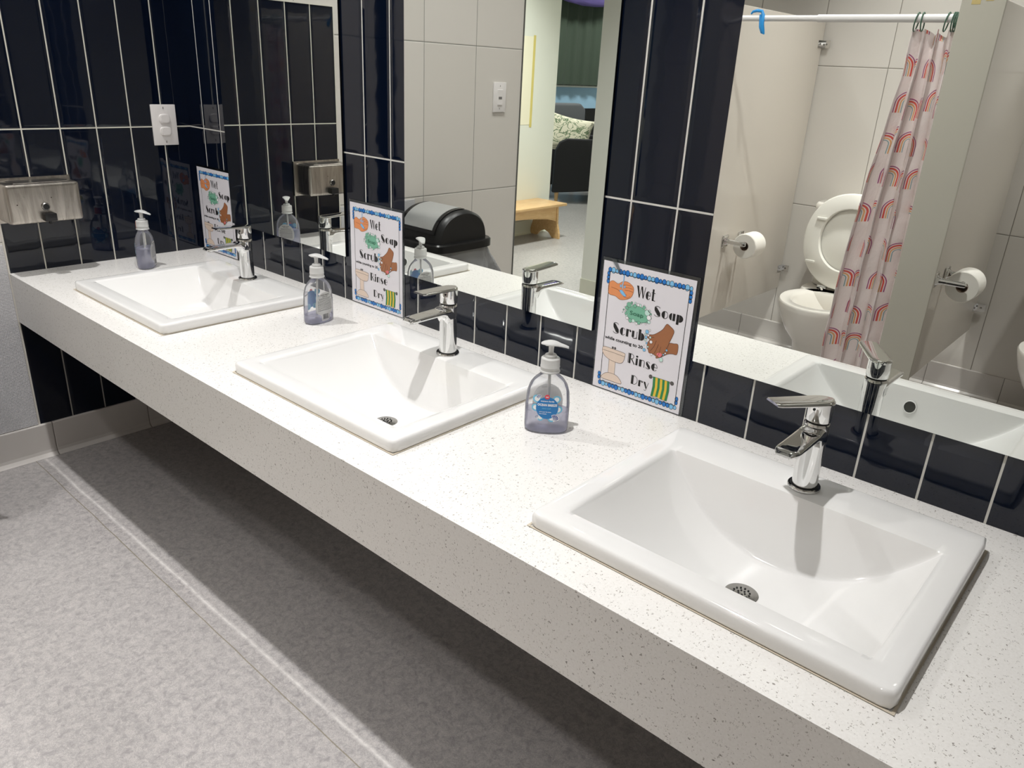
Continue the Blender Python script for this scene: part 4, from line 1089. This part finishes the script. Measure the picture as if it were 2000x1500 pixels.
ring_loft(bm, [[(.096, a, b) for a, b in pr], [(.114, a, b) for a, b in pr]]); obj('bench_rail', bm, M_wood, t, smooth=False)
# paper on the corridor wall
t = thing('taped_paper_sheet', 'cream paper sheet taped to the white wall above the wooden bench', 'paper', (-1.5, -3.3, .245))
bm = B(); box(bm, .001, .002, -.255, .25, .0, .63); obj('sheet', bm, plain('cream_paper', (244, 238, 214), .7), t, smooth=False)
bm = B(); box(bm, .002, .0026, -.275, -.248, -.02, .64); obj('tape_strip', bm, plain('yellow_tape', (216, 200, 120), .6), t, smooth=False)
# dark armchair, turned 45 degrees with its side panel toward the passage
M_fab = plain('charcoal_upholstery', (44, 44, 47), .9)
M_leg = plain('pale_oak_leg', (206, 168, 120), .45)
def rounded(pts2, y0, y1, bev=.015):
    bm = B(); ring_loft(bm, [[(a, y0, b) for a, b in pts2], [(a, y1, b) for a, b in pts2]])
    bmesh.ops.recalc_face_normals(bm, faces=bm.faces)
    bmesh.ops.bevel(bm, geom=bm.edges[:], offset=bev, segments=3, affect='EDGES', profile=.6); return bm
t = thing('armchair', 'charcoal upholstered armchair with pale wooden legs and a cream cushion on it', 'armchair', (-2.375, -5.04, FZ), math.radians(-47))
side = [(-.02, .10), (.62, .14), (.64, .52), (.60, .60), (.52, .635), (.10, .635), (.03, .60), (-.01, .52)]
bm = rounded(side, -.10, -.02); obj('side_panel', bm, M_fab, t)
bm = rounded(side, -.68, -.60); obj('side_panel', bm, M_fab, t)
bm = rounded([(.10, .14), (.62, .16), (.62, .36), (.10, .36)], -.60, -.10, .02); obj('seat_cushion', bm, M_fab, t)
bm = rounded([(.56, .14), (.64, .14), (.78, .86), (.66, .88)], -.66, -.04, .03); obj('backrest', bm, M_fab, t)
for (a, b_) in ((.03, -.06), (.03, -.64), (.56, -.06), (.56, -.64)):
    bm = B(); lathe(bm, [(.016, .0), (.026, .15)], 16, a, b_); obj('chair_leg', bm, M_leg, t)
# cushion
def cush_mat():
    m, nt, b = mat('cream_leaf_print'); n = N(nt); co = n.coord(); nz = n.noise(co, 9, 3, .5, 2.)[0]
    k = n.m('LESS_THAN', n.m('ABSOLUTE', n.m('SUBTRACT', nz, .5)), .028); n.link(n.mix(k, S((232, 226, 204)), S((120, 138, 106))), b.inputs['Base Color']); b.inputs['Roughness'].default_value = .8; return m
bm = B(); n_ = 16; top = []; bot = []
for i in range(n_ + 1):
    r1, r2 = [], []
    for j in range(n_ + 1):
        u, v = i / n_ * 2 - 1, j / n_ * 2 - 1; h = .065 * ((1 - u ** 4) * (1 - v ** 4)) ** .5; k = 1 - .10 * (1 - abs(u)) * abs(v) - .10 * (1 - abs(v)) * abs(u)
        x_, z_ = .21 * u * (1 - .10 * (1 - v * v)), .21 * v * (1 - .10 * (1 - u * u))
        r1.append(bm.verts.new((x_, h, z_))); r2.append(bm.verts.new((x_, -h - .0005, z_)))
    top.append(r1); bot.append(r2)
for g_ in (top, bot):
    for i in range(n_):
        for j in range(n_): bm.faces.new((g_[i][j], g_[i + 1][j], g_[i + 1][j + 1], g_[i][j + 1]))
bmesh.ops.remove_doubles(bm, verts=bm.verts, dist=.001)
c = solo('cushion', bm, cush_mat(), 'cream leaf-print cushion propped on the charcoal armchair', 'cushion', loc=(-2.52, -5.40, .035)); c.rotation_euler = (math.radians(24), math.radians(10), math.radians(-40)); c.scale = (1.15, 1, .95)
# second chair, grey wing back with teal seat back
t = thing('wing_chair', 'grey wing-back chair with a teal cushion behind the charcoal armchair', 'chair', (-2.90, -5.74, FZ), math.radians(-80))
M_gf = plain('mid_grey_fabric', (104, 106, 110), .9); M_teal = plain('teal_fabric', (16, 74, 84), .85)
bm = rounded([(-.32, .30), (-.30, .90), (-.24, .94), (.24, .94), (.32, .88), (.34, .30)], -.06, .05, .03); obj('backrest', bm, M_gf, t)
bm = rounded([(-.30, .24), (.30, .24), (.30, .42), (-.30, .42)], -.5, -.06, .03); obj('seat', bm, M_gf, t)
bm = rounded([(-.26, .42), (.26, .42), (.24, .80), (-.24, .80)], -.12, -.06, .025); obj('back_cushion', bm, M_teal, t)
for (a, b_) in ((-.25, -.02), (.25, -.02), (-.25, -.45), (.25, -.45)):
    bm = B(); lathe(bm, [(.014, .0), (.022, .26)], 14, a, b_); obj('chair_leg', bm, M_leg, t)
# wire rack and black board behind
t = thing('wire_rack', 'low grey wire rack on the floor behind the charcoal armchair', 'rack', (-2.62, -6.42, FZ), math.radians(-15))
M_wire = plain('grey_wire', (150, 150, 150), .4, .6)
bm = B(); box(bm, -.40, .55, -.02, .02, .0, .035, 0, .004, 2); obj('base_bar', bm, plain('grey_bar', (110, 112, 112), .5), t)
for k in range(12):
    bm = B(); tube(bm, [(-.38 + k * .08, 0, .03), (-.38 + k * .08, 0, .26)], .0035, 8); obj('wire', bm, M_wire, t)
bm = B(); tube(bm, [(-.40, 0, .26), (.55, 0, .26)], .004, 8); obj('top_wire', bm, M_wire, t)
bm = B(); pr = [(0, 0), (.6, 0), (.6, .42), (.16, .42), (0, .22)]
ring_loft(bm, [[(.0, a, .45 + b) for a, b in pr], [(.05, a, .45 + b) for a, b in pr]]); box(bm, .005, .045, .1, .5, 0, .45)
solo('black_board', bm, plain('matte_black_board', (16, 16, 17), .6), 'black angular board standing against the pale blue wall', 'board', loc=(-3.1, -6.98, FZ), smooth=False)
# window wall dressing
bm = B(); box(bm, -3.5, -3.44, -8.6, -4.6, .47, .492, 0, .003, 1); struct('trim_2', bm, plain('white_sill', (226, 230, 226), .4))
bm = B(); rings = []
def folded(x, y0, y1, z0, z1, n, amp, per):
    bm = B(); a = []; b_ = []
    for i in range(n + 1):
        s = i / n; y = y0 + (y1 - y0) * s; xx = x + amp * math.sin(2 * PI * s * per) + amp * .4 * math.sin(2 * PI * s * per * 2.3 + 1)
        a.append(bm.verts.new((xx, y, z0))); b_.append(bm.verts.new((xx, y, z1)))
    for i in range(n): bm.faces.new((a[i], a[i + 1], b_[i + 1], b_[i]))
    r = bmesh.ops.extrude_face_region(bm, geom=bm.faces[:])
    for v in r['geom']:
        if isinstance(v, bmesh.types.BMVert): v.co.x -= .004
    return bm
bm.free()
solo('window_curtain', folded(-3.40, -8.4, -4.8, .50, 1.66, 260, .014, 16), plain('dark_green_curtain', (70, 82, 70), .85), 'dark green curtain hanging above the pale blue wall', 'curtain')
bm = B(); rings = []
for k in range(13):
    s = k / 12; zz_ = 1.45 + .32 * abs(2 * s - 1) ** 2; rings.append([(-3.22 + .10 * math.cos(a), -7.9 + 2.9 * s, zz_ + .11 * math.sin(a) + .012 * math.sin(6 * a + s * 9)) for a in [2 * PI * i / 32 for i in range(32)]])
ring_loft(bm, rings); solo('draped_fabric', bm, plain('lilac_fabric', (120, 104, 176), .8), 'lilac fabric swag draped in front of the top of the green curtain', 'drape')
